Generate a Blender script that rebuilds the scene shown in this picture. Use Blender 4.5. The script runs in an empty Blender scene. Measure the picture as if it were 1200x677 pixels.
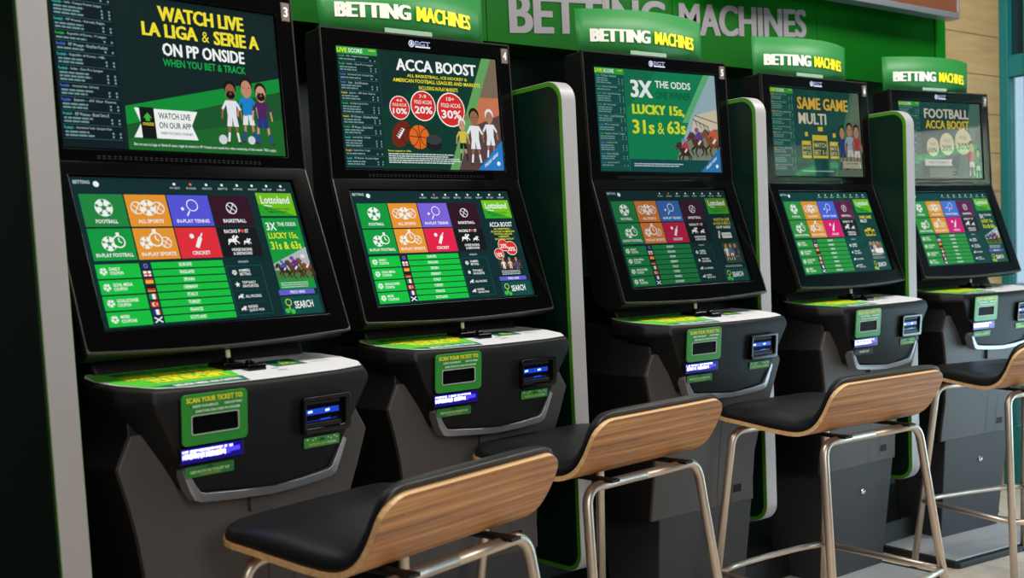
import bpy, bmesh, math, random
from mathutils import Vector, Matrix
random.seed(7)
scn = bpy.context.scene
COL = scn.collection
FZ = 1.35            # height of the measuring plane above the floor
PI = math.pi

# ---------------------------------------------------------------- materials
def lin(c):
    out = []
    for v in c[:3]:
        v = v / 255.0
        out.append(v / 12.92 if v <= 0.04045 else ((v + 0.055) / 1.055) ** 2.4)
    return (out[0], out[1], out[2], 1.0)

_m = {}
def mat(name, col, rough=0.5, metal=0.0, spec=0.5, emit=None, estr=0.0, coat=0.0, bump=0.0, bscale=300.0, trans=0.0, alpha=1.0, var=0.0):
    if name in _m: return _m[name]
    m = bpy.data.materials.new(name); m.use_nodes = True
    nt = m.node_tree; b = nt.nodes['Principled BSDF']
    b.inputs['Base Color'].default_value = lin(col)
    b.inputs['Roughness'].default_value = rough
    b.inputs['Metallic'].default_value = metal
    b.inputs['Specular IOR Level'].default_value = spec
    b.inputs['Coat Weight'].default_value = coat
    b.inputs['Coat Roughness'].default_value = 0.08
    b.inputs['Transmission Weight'].default_value = trans
    b.inputs['Alpha'].default_value = alpha
    if emit:
        b.inputs['Emission Color'].default_value = lin(emit)
        b.inputs['Emission Strength'].default_value = estr
    if bump > 0 or var > 0:
        tc = nt.nodes.new('ShaderNodeTexCoord'); n = nt.nodes.new('ShaderNodeTexNoise')
        n.inputs['Scale'].default_value = bscale; n.inputs['Detail'].default_value = 3
        nt.links.new(tc.outputs['Object'], n.inputs['Vector'])
        if bump > 0:
            bp = nt.nodes.new('ShaderNodeBump'); bp.inputs['Strength'].default_value = bump; bp.inputs['Distance'].default_value = 0.001
            nt.links.new(n.outputs['Fac'], bp.inputs['Height']); nt.links.new(bp.outputs['Normal'], b.inputs['Normal'])
        if var > 0:
            mr = nt.nodes.new('ShaderNodeMapRange'); mr.inputs['To Min'].default_value = rough - var; mr.inputs['To Max'].default_value = rough + var
            nt.links.new(n.outputs['Fac'], mr.inputs['Value']); nt.links.new(mr.outputs['Result'], b.inputs['Roughness'])
    _m[name] = m
    return m

def print_mat(name, rough=0.45, estr=0.0, spec=0.5, coat=0.0, wob=0.0):
    """colours come from the flat artwork of the printed or lit face (attribute Art)"""
    if name in _m: return _m[name]
    m = bpy.data.materials.new(name); m.use_nodes = True
    nt = m.node_tree; b = nt.nodes['Principled BSDF']
    a = nt.nodes.new('ShaderNodeAttribute'); a.attribute_name = 'Art'
    if estr > 0:
        b.inputs['Base Color'].default_value = (0.004, 0.004, 0.004, 1)
        nt.links.new(a.outputs['Color'], b.inputs['Emission Color'])
        b.inputs['Emission Strength'].default_value = estr
    else:
        nt.links.new(a.outputs['Color'], b.inputs['Base Color'])
    b.inputs['Roughness'].default_value = rough
    b.inputs['Specular IOR Level'].default_value = spec
    b.inputs['Coat Weight'].default_value = coat
    if wob > 0:
        tc = nt.nodes.new('ShaderNodeTexCoord'); n = nt.nodes.new('ShaderNodeTexNoise'); n.inputs['Scale'].default_value = 160
        bp = nt.nodes.new('ShaderNodeBump'); bp.inputs['Strength'].default_value = wob; bp.inputs['Distance'].default_value = 0.001
        nt.links.new(tc.outputs['Object'], n.inputs['Vector']); nt.links.new(n.outputs['Fac'], bp.inputs['Height']); nt.links.new(bp.outputs['Normal'], b.inputs['Normal'])
    _m[name] = m
    return m

def wood_mat(name, c1, c2, c3, rough=0.42, sx=2.5, syz=130.0):
    if name in _m: return _m[name]
    m = bpy.data.materials.new(name); m.use_nodes = True
    nt = m.node_tree; b = nt.nodes['Principled BSDF']
    tc = nt.nodes.new('ShaderNodeTexCoord'); mp = nt.nodes.new('ShaderNodeMapping')
    mp.inputs['Scale'].default_value = (sx, syz, syz)
    n = nt.nodes.new('ShaderNodeTexNoise'); n.inputs['Scale'].default_value = 1.0; n.inputs['Detail'].default_value = 5; n.inputs['Roughness'].default_value = 0.65
    r = nt.nodes.new('ShaderNodeValToRGB'); e = r.color_ramp.elements
    e[0].position = 0.30; e[0].color = lin(c1); e[1].position = 0.68; e[1].color = lin(c3)
    k = r.color_ramp.elements.new(0.5); k.color = lin(c2)
    nt.links.new(tc.outputs['Object'], mp.inputs['Vector']); nt.links.new(mp.outputs['Vector'], n.inputs['Vector'])
    nt.links.new(n.outputs['Fac'], r.inputs['Fac']); nt.links.new(r.outputs['Color'], b.inputs['Base Color'])
    b.inputs['Roughness'].default_value = rough
    _m[name] = m
    return m

GLOSS = mat('gloss_black', (5, 5, 6), 0.14, spec=0.4)
BLACKP = mat('satin_black_plastic', (11, 11, 12), 0.5, spec=0.35, bump=0.15, bscale=900)
SIDEP = mat('black_grey_side_plastic', (13, 13, 14), 0.5, spec=0.3, bump=0.2, bscale=900)
CONS = mat('charcoal_console_plastic', (15, 15, 16), 0.55, spec=0.25, bump=0.25, bscale=1200)
PED = mat('warm_grey_painted_metal', (70, 68, 68), 0.55, metal=0.25, bump=0.15, bscale=900)
PEDD = mat('groove_dark', (20, 20, 21), 0.6)
BASEM = mat('dark_grey_base', (44, 45, 49), 0.6, bump=0.2, bscale=900)
SILV = mat('silver_trim', (150, 152, 158), 0.38, metal=0.7)
EDGE = mat('bezel_edge_metal', (96, 90, 88), 0.3, metal=0.85)
STEEL = mat('brushed_steel_tube', (190, 180, 168), 0.4, metal=.9, var=0.06, bscale=60)
CHROME = mat('chrome', (215, 215, 218), 0.12, metal=1.0)
WHITEP = mat('white_laminate_edge', (158, 157, 160), 0.42, spec=0.4)
GREENB = mat('bright_green_border', (58, 128, 12), 0.45)
DKGREEN = mat('deep_green_panel', (2, 30, 21), 0.4, spec=0.3)
VINYL = mat('black_vinyl', (13, 13, 17), 0.4, spec=0.5, bump=0.25, bscale=700)
WALNUT = wood_mat('walnut_veneer', (92, 55, 28), (158, 108, 62), (192, 142, 88))
PLY = wood_mat('birch_ply_edge', (206, 160, 106), (222, 182, 130), (232, 198, 150), sx=4, syz=60)
CLEAR = mat('clear_acrylic_clip', (190, 225, 200), 0.15, alpha=0.35)
PLATE = mat('grey_number_plate', (112, 100, 92), 0.5)
WHITE = mat('white_print', (240, 240, 240), 0.5)
REDW = mat('dark_red_window', (34, 5, 8), 0.5, spec=.1)
HOLE = mat('dark_glass', (3, 3, 5), 0.5, spec=.06)
PRINT = print_mat('printed_card', rough=0.42, wob=0.3)
PRINTG = print_mat('printed_sticker', rough=0.5)

# ---------------------------------------------------------------- mesh helpers
def link(o, parent=None):
    COL.objects.link(o)
    if parent is not None: o.parent = parent
    return o

def mesh_obj(name, verts, faces, mats, parent=None, midx=None, smooth=False, bevel=0.0, segs=2, autos=None):
    me = bpy.data.meshes.new(name)
    me.from_pydata([tuple(v) for v in verts], [], faces)
    if not isinstance(mats, (list, tuple)): mats = [mats]
    for m in mats: me.materials.append(m)
    if midx:
        for p, i in zip(me.polygons, midx): p.material_index = i
    bm = bmesh.new(); bm.from_mesh(me); bmesh.ops.recalc_face_normals(bm, faces=bm.faces); bm.to_mesh(me); bm.free()
    if smooth:
        for p in me.polygons: p.use_smooth = True
    o = bpy.data.objects.new(name, me); link(o, parent)
    if bevel > 0:
        md = o.modifiers.new('bev', 'BEVEL'); md.width = bevel; md.segments = segs; md.limit_method = 'ANGLE'; md.angle_limit = math.radians(25)
        for p in me.polygons: p.use_smooth = True
        md.harden_normals = False
        w = o.modifiers.new('wn', 'WEIGHTED_NORMAL'); w.keep_sharp = True
    return o

def box_vf(x0, x1, y0, y1, z0, z1, off=0):
    v = [(x, y, z) for x in (x0, x1) for y in (y0, y1) for z in (z0, z1)]
    f = [(0, 1, 3, 2), (4, 6, 7, 5), (0, 4, 5, 1), (2, 3, 7, 6), (0, 2, 6, 4), (1, 5, 7, 3)]
    return v, [tuple(i + off for i in q) for q in f]

def boxes(name, lst, m, parent=None, bevel=0.0):
    V = []; F = []
    for b in lst:
        v, f = box_vf(*b, off=len(V)); V += v; F += f
    return mesh_obj(name, V, F, m, parent, bevel=bevel)

def prism(name, poly, a0, a1, axis, m, parent=None, bevel=0.0, midx=None):
    """poly: 2D outline, extruded along axis 'x' (poly=(y,z)), 'y' (poly=(x,z)) or 'z' (poly=(x,y))"""
    n = len(poly)
    def P(q, a):
        if axis == 'x': return (a, q[0], q[1])
        if axis == 'y': return (q[0], a, q[1])
        return (q[0], q[1], a)
    V = [P(q, a0) for q in poly] + [P(q, a1) for q in poly]
    F = [tuple(range(n)), tuple(range(n, 2 * n))] + [(i, (i + 1) % n, n + (i + 1) % n, n + i) for i in range(n)]
    return mesh_obj(name, V, F, m, parent, bevel=bevel, midx=midx)

def loft(name, rings, m, parent=None, bevel=0.0, smooth=False, closed=True):
    n = len(rings[0]); V = [v for r in rings for v in r]; F = []
    for k in range(len(rings) - 1):
        for i in range(n):
            j = (i + 1) % n
            F.append((k * n + i, k * n + j, (k + 1) * n + j, (k + 1) * n + i))
    if closed:
        F.append(tuple(range(n))); F.append(tuple((len(rings) - 1) * n + i for i in range(n)))
    return mesh_obj(name, V, F, m, parent, bevel=bevel, smooth=smooth)

def rrect(x0, y0, x1, y1, r, n=6):
    pts = []
    for cx, cy, a in ((x1 - r, y1 - r, 0), (x0 + r, y1 - r, 90), (x0 + r, y0 + r, 180), (x1 - r, y0 + r, 270)):
        for k in range(n + 1):
            t = math.radians(a + 90 * k / n); pts.append((cx + r * math.cos(t), cy + r * math.sin(t)))
    return pts

def ring_plate(name, outer, inner, mp, th, m, parent, bevel=0.0):
    """flat frame: outer/inner outlines with equal point counts, mp(a,b,h)->3D"""
    n = len(outer)
    V = [mp(a, b, 0) for a, b in outer] + [mp(a, b, 0) for a, b in inner] + [mp(a, b, th) for a, b in outer] + [mp(a, b, th) for a, b in inner]
    F = []
    for i in range(n):
        j = (i + 1) % n
        F += [(i, j, n + j, n + i), (2 * n + i, 2 * n + j, 3 * n + j, 3 * n + i), (i, j, 2 * n + j, 2 * n + i), (n + i, n + j, 3 * n + j, 3 * n + i)]
    return mesh_obj(name, V, F, m, parent, bevel=bevel)

def fillet(pts, r, n=7):
    out = [Vector(pts[0])]
    for i in range(1, len(pts) - 1):
        p, a, b = Vector(pts[i]), Vector(pts[i - 1]), Vector(pts[i + 1])
        u = (a - p).normalized(); v = (b - p).normalized()
        ang = u.angle(v); d = min(r / math.tan(ang / 2), (a - p).length * .95, (b - p).length * .95)
        s = p + u * d; e = p + v * d
        for k in range(n + 1):
            t = k / n
            out.append(s * (1 - t) ** 2 + p * 2 * t * (1 - t) * 1.0 + e * t ** 2 if False else ((s * (1 - t) + p * t) * (1 - t) + (p * (1 - t) + e * t) * t))
    out.append(Vector(pts[-1]))
    return out

def tube(name, pts, rad, m, parent=None, seg=14):
    pts = [Vector(q) for q in pts]; n = len(pts); V = []; F = []
    t0 = (pts[1] - pts[0]).normalized()
    up = Vector((0, 0, 1)) if abs(t0.z) < .9 else Vector((0, 1, 0))
    side = t0.cross(up).normalized()
    for i, q in enumerate(pts):
        t = ((pts[min(i + 1, n - 1)] - q).normalized() + (q - pts[max(i - 1, 0)]).normalized()).normalized() if 0 < i < n - 1 else ((pts[1] - pts[0]) if i == 0 else (pts[-1] - pts[-2])).normalized()
        side = (side - t * side.dot(t)).normalized(); w = t.cross(side)
        for k in range(seg):
            a = 2 * PI * k / seg
            V.append(q + side * (rad * math.cos(a)) + w * (rad * math.sin(a)))
    for i in range(n - 1):
        for k in range(seg):
            j = (k + 1) % seg
            F.append((i * seg + k, i * seg + j, (i + 1) * seg + j, (i + 1) * seg + k))
    F.append(tuple(range(seg))); F.append(tuple((n - 1) * seg + k for k in range(seg)))
    o = mesh_obj(name, V, F, m, parent, smooth=True)
    return o

def empty(name, loc, rz=0.0):
    o = bpy.data.objects.new(name, None); o.location = loc; o.rotation_euler = (0, 0, rz); o.empty_display_size = .05
    return link(o)

def tag(o, label=None, cat=None, group=None, kind=None):
    if label: o['label'] = label
    if cat: o['category'] = cat
    if group: o['group'] = group
    if kind: o['kind'] = kind
    return o

# ---------------------------------------------------------------- flat artwork
_tc = {}
def text_geo(s, bold, res=3):
    k = (s, bold, res)
    if k in _tc: return _tc[k]
    c = bpy.data.curves.new('t', 'FONT'); c.body = s; c.size = 1.0; c.offset = bold; c.resolution_u = res; c.fill_mode = 'FRONT'
    o = bpy.data.objects.new('t', c); COL.objects.link(o)
    dg = bpy.context.evaluated_depsgraph_get(); dg.update()
    me = bpy.data.meshes.new_from_object(o.evaluated_get(dg))
    V = [(v.co.x, v.co.y) for v in me.vertices]; F = [tuple(p.vertices) for p in me.polygons]
    bpy.data.objects.remove(o); bpy.data.curves.remove(c); bpy.data.meshes.remove(me)
    if not V: V = [(0, 0), (1, 0), (1, 1)]; F = []
    xs = [v[0] for v in V]; ys = [v[1] for v in V]
    x0, x1, y0, y1 = min(xs), max(xs), min(ys), max(ys)
    V = [((x - x0) / (x1 - x0), (y1 - y) / (y1 - y0)) for x, y in V]
    _tc[k] = (V, F)
    return _tc[k]

class Art:
    """2D artwork; u right, v down, both 0..1; asp = width / height of the face"""
    def __init__(s, asp): s.items = []; s.asp = asp
    def poly(s, pts, col, l=1):
        s.items.append((list(pts), [tuple(range(len(pts)))], lin(col), l)); return s
    def rect(s, x0, y0, x1, y1, col, l=1): return s.poly([(x0, y0), (x1, y0), (x1, y1), (x0, y1)], col, l)
    def ell(s, cx, cy, r, col, l=2, ry=None, n=22, rot=0.0):
        ry = r if ry is None else ry; c, q = math.cos(rot), math.sin(rot); P = []
        for k in range(n):
            a = 2 * PI * k / n; x = r * math.cos(a); y = ry * math.sin(a)
            P.append((cx + (c * x - q * y), cy + (q * x + c * y) * s.asp))
        return s.poly(P, col, l)
    def line(s, x0, y0, x1, y1, w, col, l=3):
        dx, dy = x1 - x0, (y1 - y0) / s.asp; L = math.hypot(dx, dy) or 1; nx, ny = -dy / L * w / 2, dx / L * w / 2
        return s.poly([(x0 + nx, y0 + ny * s.asp), (x1 + nx, y1 + ny * s.asp), (x1 - nx, y1 - ny * s.asp), (x0 - nx, y0 - ny * s.asp)], col, l)
    def ring(s, cx, cy, r, w, col, l=3, n=20):
        V = []; F = []
        for k in range(n):
            a = 2 * PI * k / n; c, q = math.cos(a), math.sin(a)
            V += [(cx + r * c, cy + r * q * s.asp), (cx + (r - w) * c, cy + (r - w) * q * s.asp)]
        for k in range(n):
            j = (k + 1) % n; F.append((2 * k, 2 * j, 2 * j + 1, 2 * k + 1))
        s.items.append((V, F, lin(col), l)); return s
    def text(s, t, x0, y0, x1, y1, col, l=4, bold=0.012, res=2, y0r=None, y1r=None):
        if bold >= .03:       # heavy lettering: overlapping copies keep the counters open
            d = (bold - .012) * (y1 - y0) / .72 / s.asp * 1.1
            for k in (-1, 1): s.text(t, x0 + d + d * k, y0, x1 - d + d * k, y1, col, l + .25 * k, .0125, res, y0r, y1r)
            bold = .016
        V, F = text_geo(t, bold, res)
        y0r = y0 if y0r is None else y0r; y1r = y1 if y1r is None else y1r
        P = [(x0 + a * (x1 - x0), (y0 + (y0r - y0) * a) * (1 - b) + (y1 + (y1r - y1) * a) * b) for a, b in V]
        s.items.append((P, F, lin(col), l)); return s
    def build(s, name, mp, m, parent, dl=0.0003, tess=0):
        V = []; F = []; C = []
        for P, f, c, l in s.items:
            o = len(V); V += [mp(a, b, l * dl) for a, b in P]; F += [tuple(i + o for i in q) for q in f]; C += [c] * len(f)
        me = bpy.data.meshes.new(name); me.from_pydata([tuple(v) for v in V], [], F); me.materials.append(m)
        at = me.color_attributes.new('Art', 'FLOAT_COLOR', 'CORNER')
        i = 0
        for p, c in zip(me.polygons, C):
            for _ in range(p.loop_total):
                at.data[i].color = c; i += 1
        o = bpy.data.objects.new(name, me); link(o, parent)
        return o

WH = (238, 243, 240)
def ball(a, cx, cy, r, bg, col=WH, l=3):
    a.ell(cx, cy, r, col, l)
    a.ell(cx, cy, r * .32, bg, l + 1, n=5, rot=-PI / 2)
    for k in range(5):
        t = -PI / 2 + PI / 5 + k * 2 * PI / 5 + PI / 5
        a.ell(cx + r * .78 * math.cos(t), cy + r * .78 * math.sin(t) * a.asp, r * .2, bg, l + 1, n=6)
        a.line(cx + r * .3 * math.cos(t), cy + r * .3 * math.sin(t) * a.asp, cx + r * .62 * math.cos(t), cy + r * .62 * math.sin(t) * a.asp, r * .09, bg, l + 1)
def bball(a, cx, cy, r, bg, col=WH, l=3):
    a.ring(cx, cy, r, r * .13, col, l)
    a.line(cx - r * .7, cy - r * .6 * a.asp, cx + r * .7, cy + r * .6 * a.asp, r * .12, col, l)
    a.line(cx - r * .5, cy + r * .8 * a.asp, cx + r * .5, cy - r * .8 * a.asp, r * .12, col, l)
    a.line(cx - r * .9, cy + r * .1 * a.asp, cx - r * .1, cy + r * .9 * a.asp, r * .1, col, l)
    a.line(cx + r * .9, cy - r * .1 * a.asp, cx + r * .1, cy - r * .9 * a.asp, r * .1, col, l)
def watch(a, cx, cy, r, bg, l=5):
    a.ell(cx, cy, r, WH, l); a.ell(cx, cy, r * .8, bg, l + 1); a.line(cx, cy, cx, cy - r * .6 * a.asp, r * .18, WH, l + 2); a.line(cx, cy, cx + r * .4, cy + r * .2 * a.asp, r * .18, WH, l + 2)
    a.rect(cx - r * .25, cy - r * 1.45 * a.asp, cx + r * .25, cy - r * .95 * a.asp, WH, l)
def horse(a, cx, cy, s, col, l=3):
    A = a.asp
    P = [(-1, .0), (-.9, -.3), (-.55, -.4), (-.1, -.35), (.3, -.5), (.65, -.9), (.85, -.95), (1.05, -.6), (.95, -.5), (.75, -.6), (.55, -.1), (.9, .15), (1.0, .45), (.85, .5), (.75, .25), (.35, .15), (.2, .2), (.35, .6), (.2, .65), (.0, .2), (-.5, .15), (-.8, .3), (-1.0, .65), (-1.12, .6), (-.95, .15)]
    a.poly([(cx + x * s, cy + y * s * A) for x, y in P], col, l)
    a.ell(cx + .05 * s, cy - .62 * s * A, .2 * s, col, l, n=10); a.ell(cx + .25 * s, cy - .85 * s * A, .14 * s, col, l, n=8)
def jockeys(a, x0, y0, x1, y1, l=4):
    """galloping field in colour"""
    w = x1 - x0; h = y1 - y0
    a.rect(x0, y0 + h * .62, x1, y1, (70, 120, 60), l)
    for fx, fy, sz, hc, cc in ((.2, .55, .17, (60, 40, 34), (70, 110, 190)), (.82, .45, .23, (120, 66, 42), (230, 220, 225)), (.5, .5, .22, (92, 54, 40), (120, 60, 160))):
        rider(a, x0 + w * fx, y0 + h * fy, sz * w * 1.3, hc, cc, tuple(int(v * .8) for v in cc), l + 1)
def rider(a, cx, cy, s, hc, cc, silk, l=5):
    A = a.asp; P = lambda *q: [(cx + x * s, cy + y * s * A) for x, y in q]
    dk = tuple(int(v * .62) for v in hc)
    a.ell(cx + .25 * s, cy + .18 * s * A, .42 * s, hc, l, ry=.36 * s)
    a.poly(P((-.1, -.1), (-.42, -.52), (-.55, -.62), (-.6, -.5), (-.92, -.12), (-.9, .06), (-.78, .08), (-.5, -.12), (-.32, .3), (.05, .4)), hc, l + 1)
    a.poly(P((-.42, -.52), (-.36, -.62), (.06, -.12), (-.02, -.02)), dk, l + 2)
    a.poly(P((-.8, -.1), (-.7, -.2), (-.86, .02), (-.9, .02)), (225, 215, 205), l + 2)
    for x0, y0, x1, y1, x2, y2 in ((-.1, .35, -.5, .62, -.3, .95), (.02, .4, -.12, .8, .1, 1.1), (.45, .35, .66, .72, .42, 1.0), (.58, .3, .85, .62, .8, 1.0)):
        a.line(cx + x0 * s, cy + y0 * s * A, cx + x1 * s, cy + y1 * s * A, .15 * s, dk, l + 1); a.line(cx + x1 * s, cy + y1 * s * A, cx + x2 * s, cy + y2 * s * A, .1 * s, dk, l + 1)
    a.poly(P((.0, -.5), (.3, -.62), (.62, -.3), (.5, .02), (.18, -.02), (.02, -.25)), silk, l + 3)
    a.line(cx + .1 * s, cy - .38 * s * A, cx - .22 * s, cy - .12 * s * A, .14 * s, silk, l + 4)
    a.line(cx + .4 * s, cy - .02 * s * A, cx + .15 * s, cy + .25 * s * A, .15 * s, (230, 228, 222), l + 3)
    a.ell(cx + .02 * s, cy - .62 * s * A, .15 * s, (206, 154, 124), l + 4, n=12); a.ell(cx + .05 * s, cy - .7 * s * A, .2 * s, cc, l + 5, n=14, ry=.17 * s)
def figure(a, cx, y0, y1, shirt, short, skin=(190, 135, 105), hair=(25, 18, 15), sock=None, l=4, lean=0.0, head=1.0, beard=False):
    """cartoon athlete of the poster: big head, kit, legs"""
    h = y1 - y0; A = a.asp; hr = h * .12 / A * head
    cy = y0 + h * .15
    a.ell(cx, cy - h * .045, hr * .86, hair, l + 3, ry=hr * .98); a.ell(cx, cy + h * .015, hr * .72, skin, l + 4, ry=hr * 1.02)
    sw = h * .1 / A
    if beard: a.ell(cx, cy + h * .062, hr * .62, hair, l + 5, ry=hr * .5); a.ell(cx, cy + h * .045, hr * .2, (150, 80, 70), l + 6, ry=hr * .08)
    for q in (-1, 1): a.rect(cx + q * hr * .38 - hr * .14, cy - h * .008, cx + q * hr * .38 + hr * .14, cy + h * .002, (30, 20, 16), l + 5)
    a.poly([(cx - hr * .12, cy + h * .03), (cx, cy), (cx + hr * .12, cy + h * .03)], tuple(int(v * .8) for v in skin), l + 5)
    a.rect(cx - sw * .28, y0 + h * .25, cx + sw * .28, y0 + h * .32, skin, l + 1)
    a.poly([(cx - sw, y0 + h * .3), (cx + sw, y0 + h * .3), (cx + sw * .8, y0 + h * .58), (cx - sw * .8, y0 + h * .58)], shirt, l + 2)
    for q in (-1, 1):
        a.line(cx + q * sw * .9, y0 + h * .32, cx + q * sw * 1.7, y0 + h * .45, sw * .42, shirt, l + 1)
        a.line(cx + q * sw * 1.65, y0 + h * .44, cx + q * sw * 1.9, y0 + h * .6, sw * .3, skin, l + 1)
        a.poly([(cx, y0 + h * .56), (cx + q * sw * .85, y0 + h * .56), (cx + q * sw * 1.1, y0 + h * .72), (cx + q * sw * .15, y0 + h * .72)], short, l + 2)
        kx = cx + q * sw * .65 + lean * q
        a.line(kx, y0 + h * .7, kx + q * sw * .1, y0 + h * .84, sw * .42, skin, l + 1)
        a.line(kx + q * sw * .1, y0 + h * .82, kx + q * sw * .35 + lean, y0 + h * .97, sw * .4, sock or short, l + 2)
        a.ell(kx + q * sw * .45 + lean, y0 + h * .985, sw * .38, (60, 50, 40), l + 3, ry=sw * .18)
def smalltext(a, x0, x1, ys, h, col, l=4, seed=1):
    r = random.Random(seed)
    for y in ys:
        x = x0; e = x1 - r.random() * (x1 - x0) * .25
        while x < e:
            w = min(h * r.uniform(.9, 2.6), e - x); a.rect(x, y, x + w, y + h * .9, col, l); x += w + h * .28

# ---------------------------------------------------------------- screen artwork
def score_list(a, x1, seed, hdr=True, top=0.07, bg=(6, 44, 44), x0=0.0):
    a.rect(x0, 0, x1, 1, bg, 1)
    names = ['FIF Women - Brazilian Paulista', 'FIF Women - Romania, Regiao', 'FIF Women - Brazil Serie B', 'Northern Ireland Open', 'Republic of Korea - NBL', 'Japan - All Star Game', 'Republic of Korea - V League', 'International Clubs - Club Friendly', 'International Youth - European Cham', 'India - Bangalore League Super Division', 'India - Goa Pro League', 'India - I League Premier League', 'Iran - 2nd Division']
    r = random.Random(seed); r.shuffle(names)
    if hdr:
        a.rect(x0, 0.004, x1, .062, (40, 165, 60), 2)
        a.text('LIVE', x0 + .004, .014, x0 + .06, .05, (235, 235, 60), 4, .02); a.text('SCORE', x0 + .068, .014, x0 + .15, .05, WH, 4, .02)
        a.text('10:48:57', x1 - .05, .014, x1 - .008, .03, (235, 235, 60), 4)
    y = top; i = 0; w = x1 - x0
    cols = [(235, 190, 60), (60, 190, 90), (90, 120, 235), (60, 190, 190)]
    while y < .95:
        n = r.choice([1, 2, 2, 3])
        a.text('Football -', x0 + w * .04, y, x0 + w * .2, y + .018, cols[r.randrange(4)], 4, .01)
        a.text(names[i % len(names)], x0 + w * .23, y, x0 + w * (.62 + r.random() * .3), y + .02, (176, 200, 196), 4, .0); i += 1
        y += .03
        for k in range(n):
            if y > .97: break
            smalltext(a, x0 + w * .05, x0 + w * .55, [y], .013, (112, 148, 148), 4, r.randrange(999))
            for q in (.8, .92): a.rect(x0 + w * q, y, x0 + w * (q + .03), y + .013, (120, 154, 154), 4)
            y += .021
        a.rect(x0 + w * .03, y + .002, x0 + w * .97, y + .0045, (60, 110, 110), 3)
        y += .014

def sport_icons(a, tiles, T):
    """tiles: colour per tile; T: tile rectangles"""
    A = a.asp
    def c(k): x0, y0, x1, y1 = T[k]; return (x0 + x1) / 2, y0 + (y1 - y0) * .42
    x, y = c(0); ball(a, x, y, .036, tiles[0]); 
    x, y = c(1); ball(a, x, y, .034, tiles[1], l=6); bball(a, x - .045, y, .027, tiles[1]); bball(a, x + .045, y, .027, tiles[1])
    x, y = c(2); a.ring(x + .012, y - .02, .026, .004, WH); a.line(x - .006, y + .02, x - .02, y + .055, .006, WH); a.ell(x - .035, y + .005, .007, WH, 3)
    x, y = c(3); bball(a, x, y, .026, tiles[3])
    x, y = c(4); ball(a, x - .012, y + .012, .03, tiles[4]); watch(a, x + .028, y, .026, tiles[4])
    x, y = c(5); watch(a, x, y - .01, .03, tiles[5], 7); ball(a, x - .042, y + .01, .026, tiles[5]); bball(a, x + .042, y + .01, .024, tiles[5])
    x, y = c(6); a.line(x - .012, y + .05, x + .012, y - .02, .017, WH); a.line(x + .012, y - .02, x + .024, y - .05, .006, WH); a.ell(x - .025, y - .03, .01, WH, 3)
    x, y = c(7); horse(a, x - .03, y + .01, .026, WH); horse(a, x + .035, y + .02, .018, WH)

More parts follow.
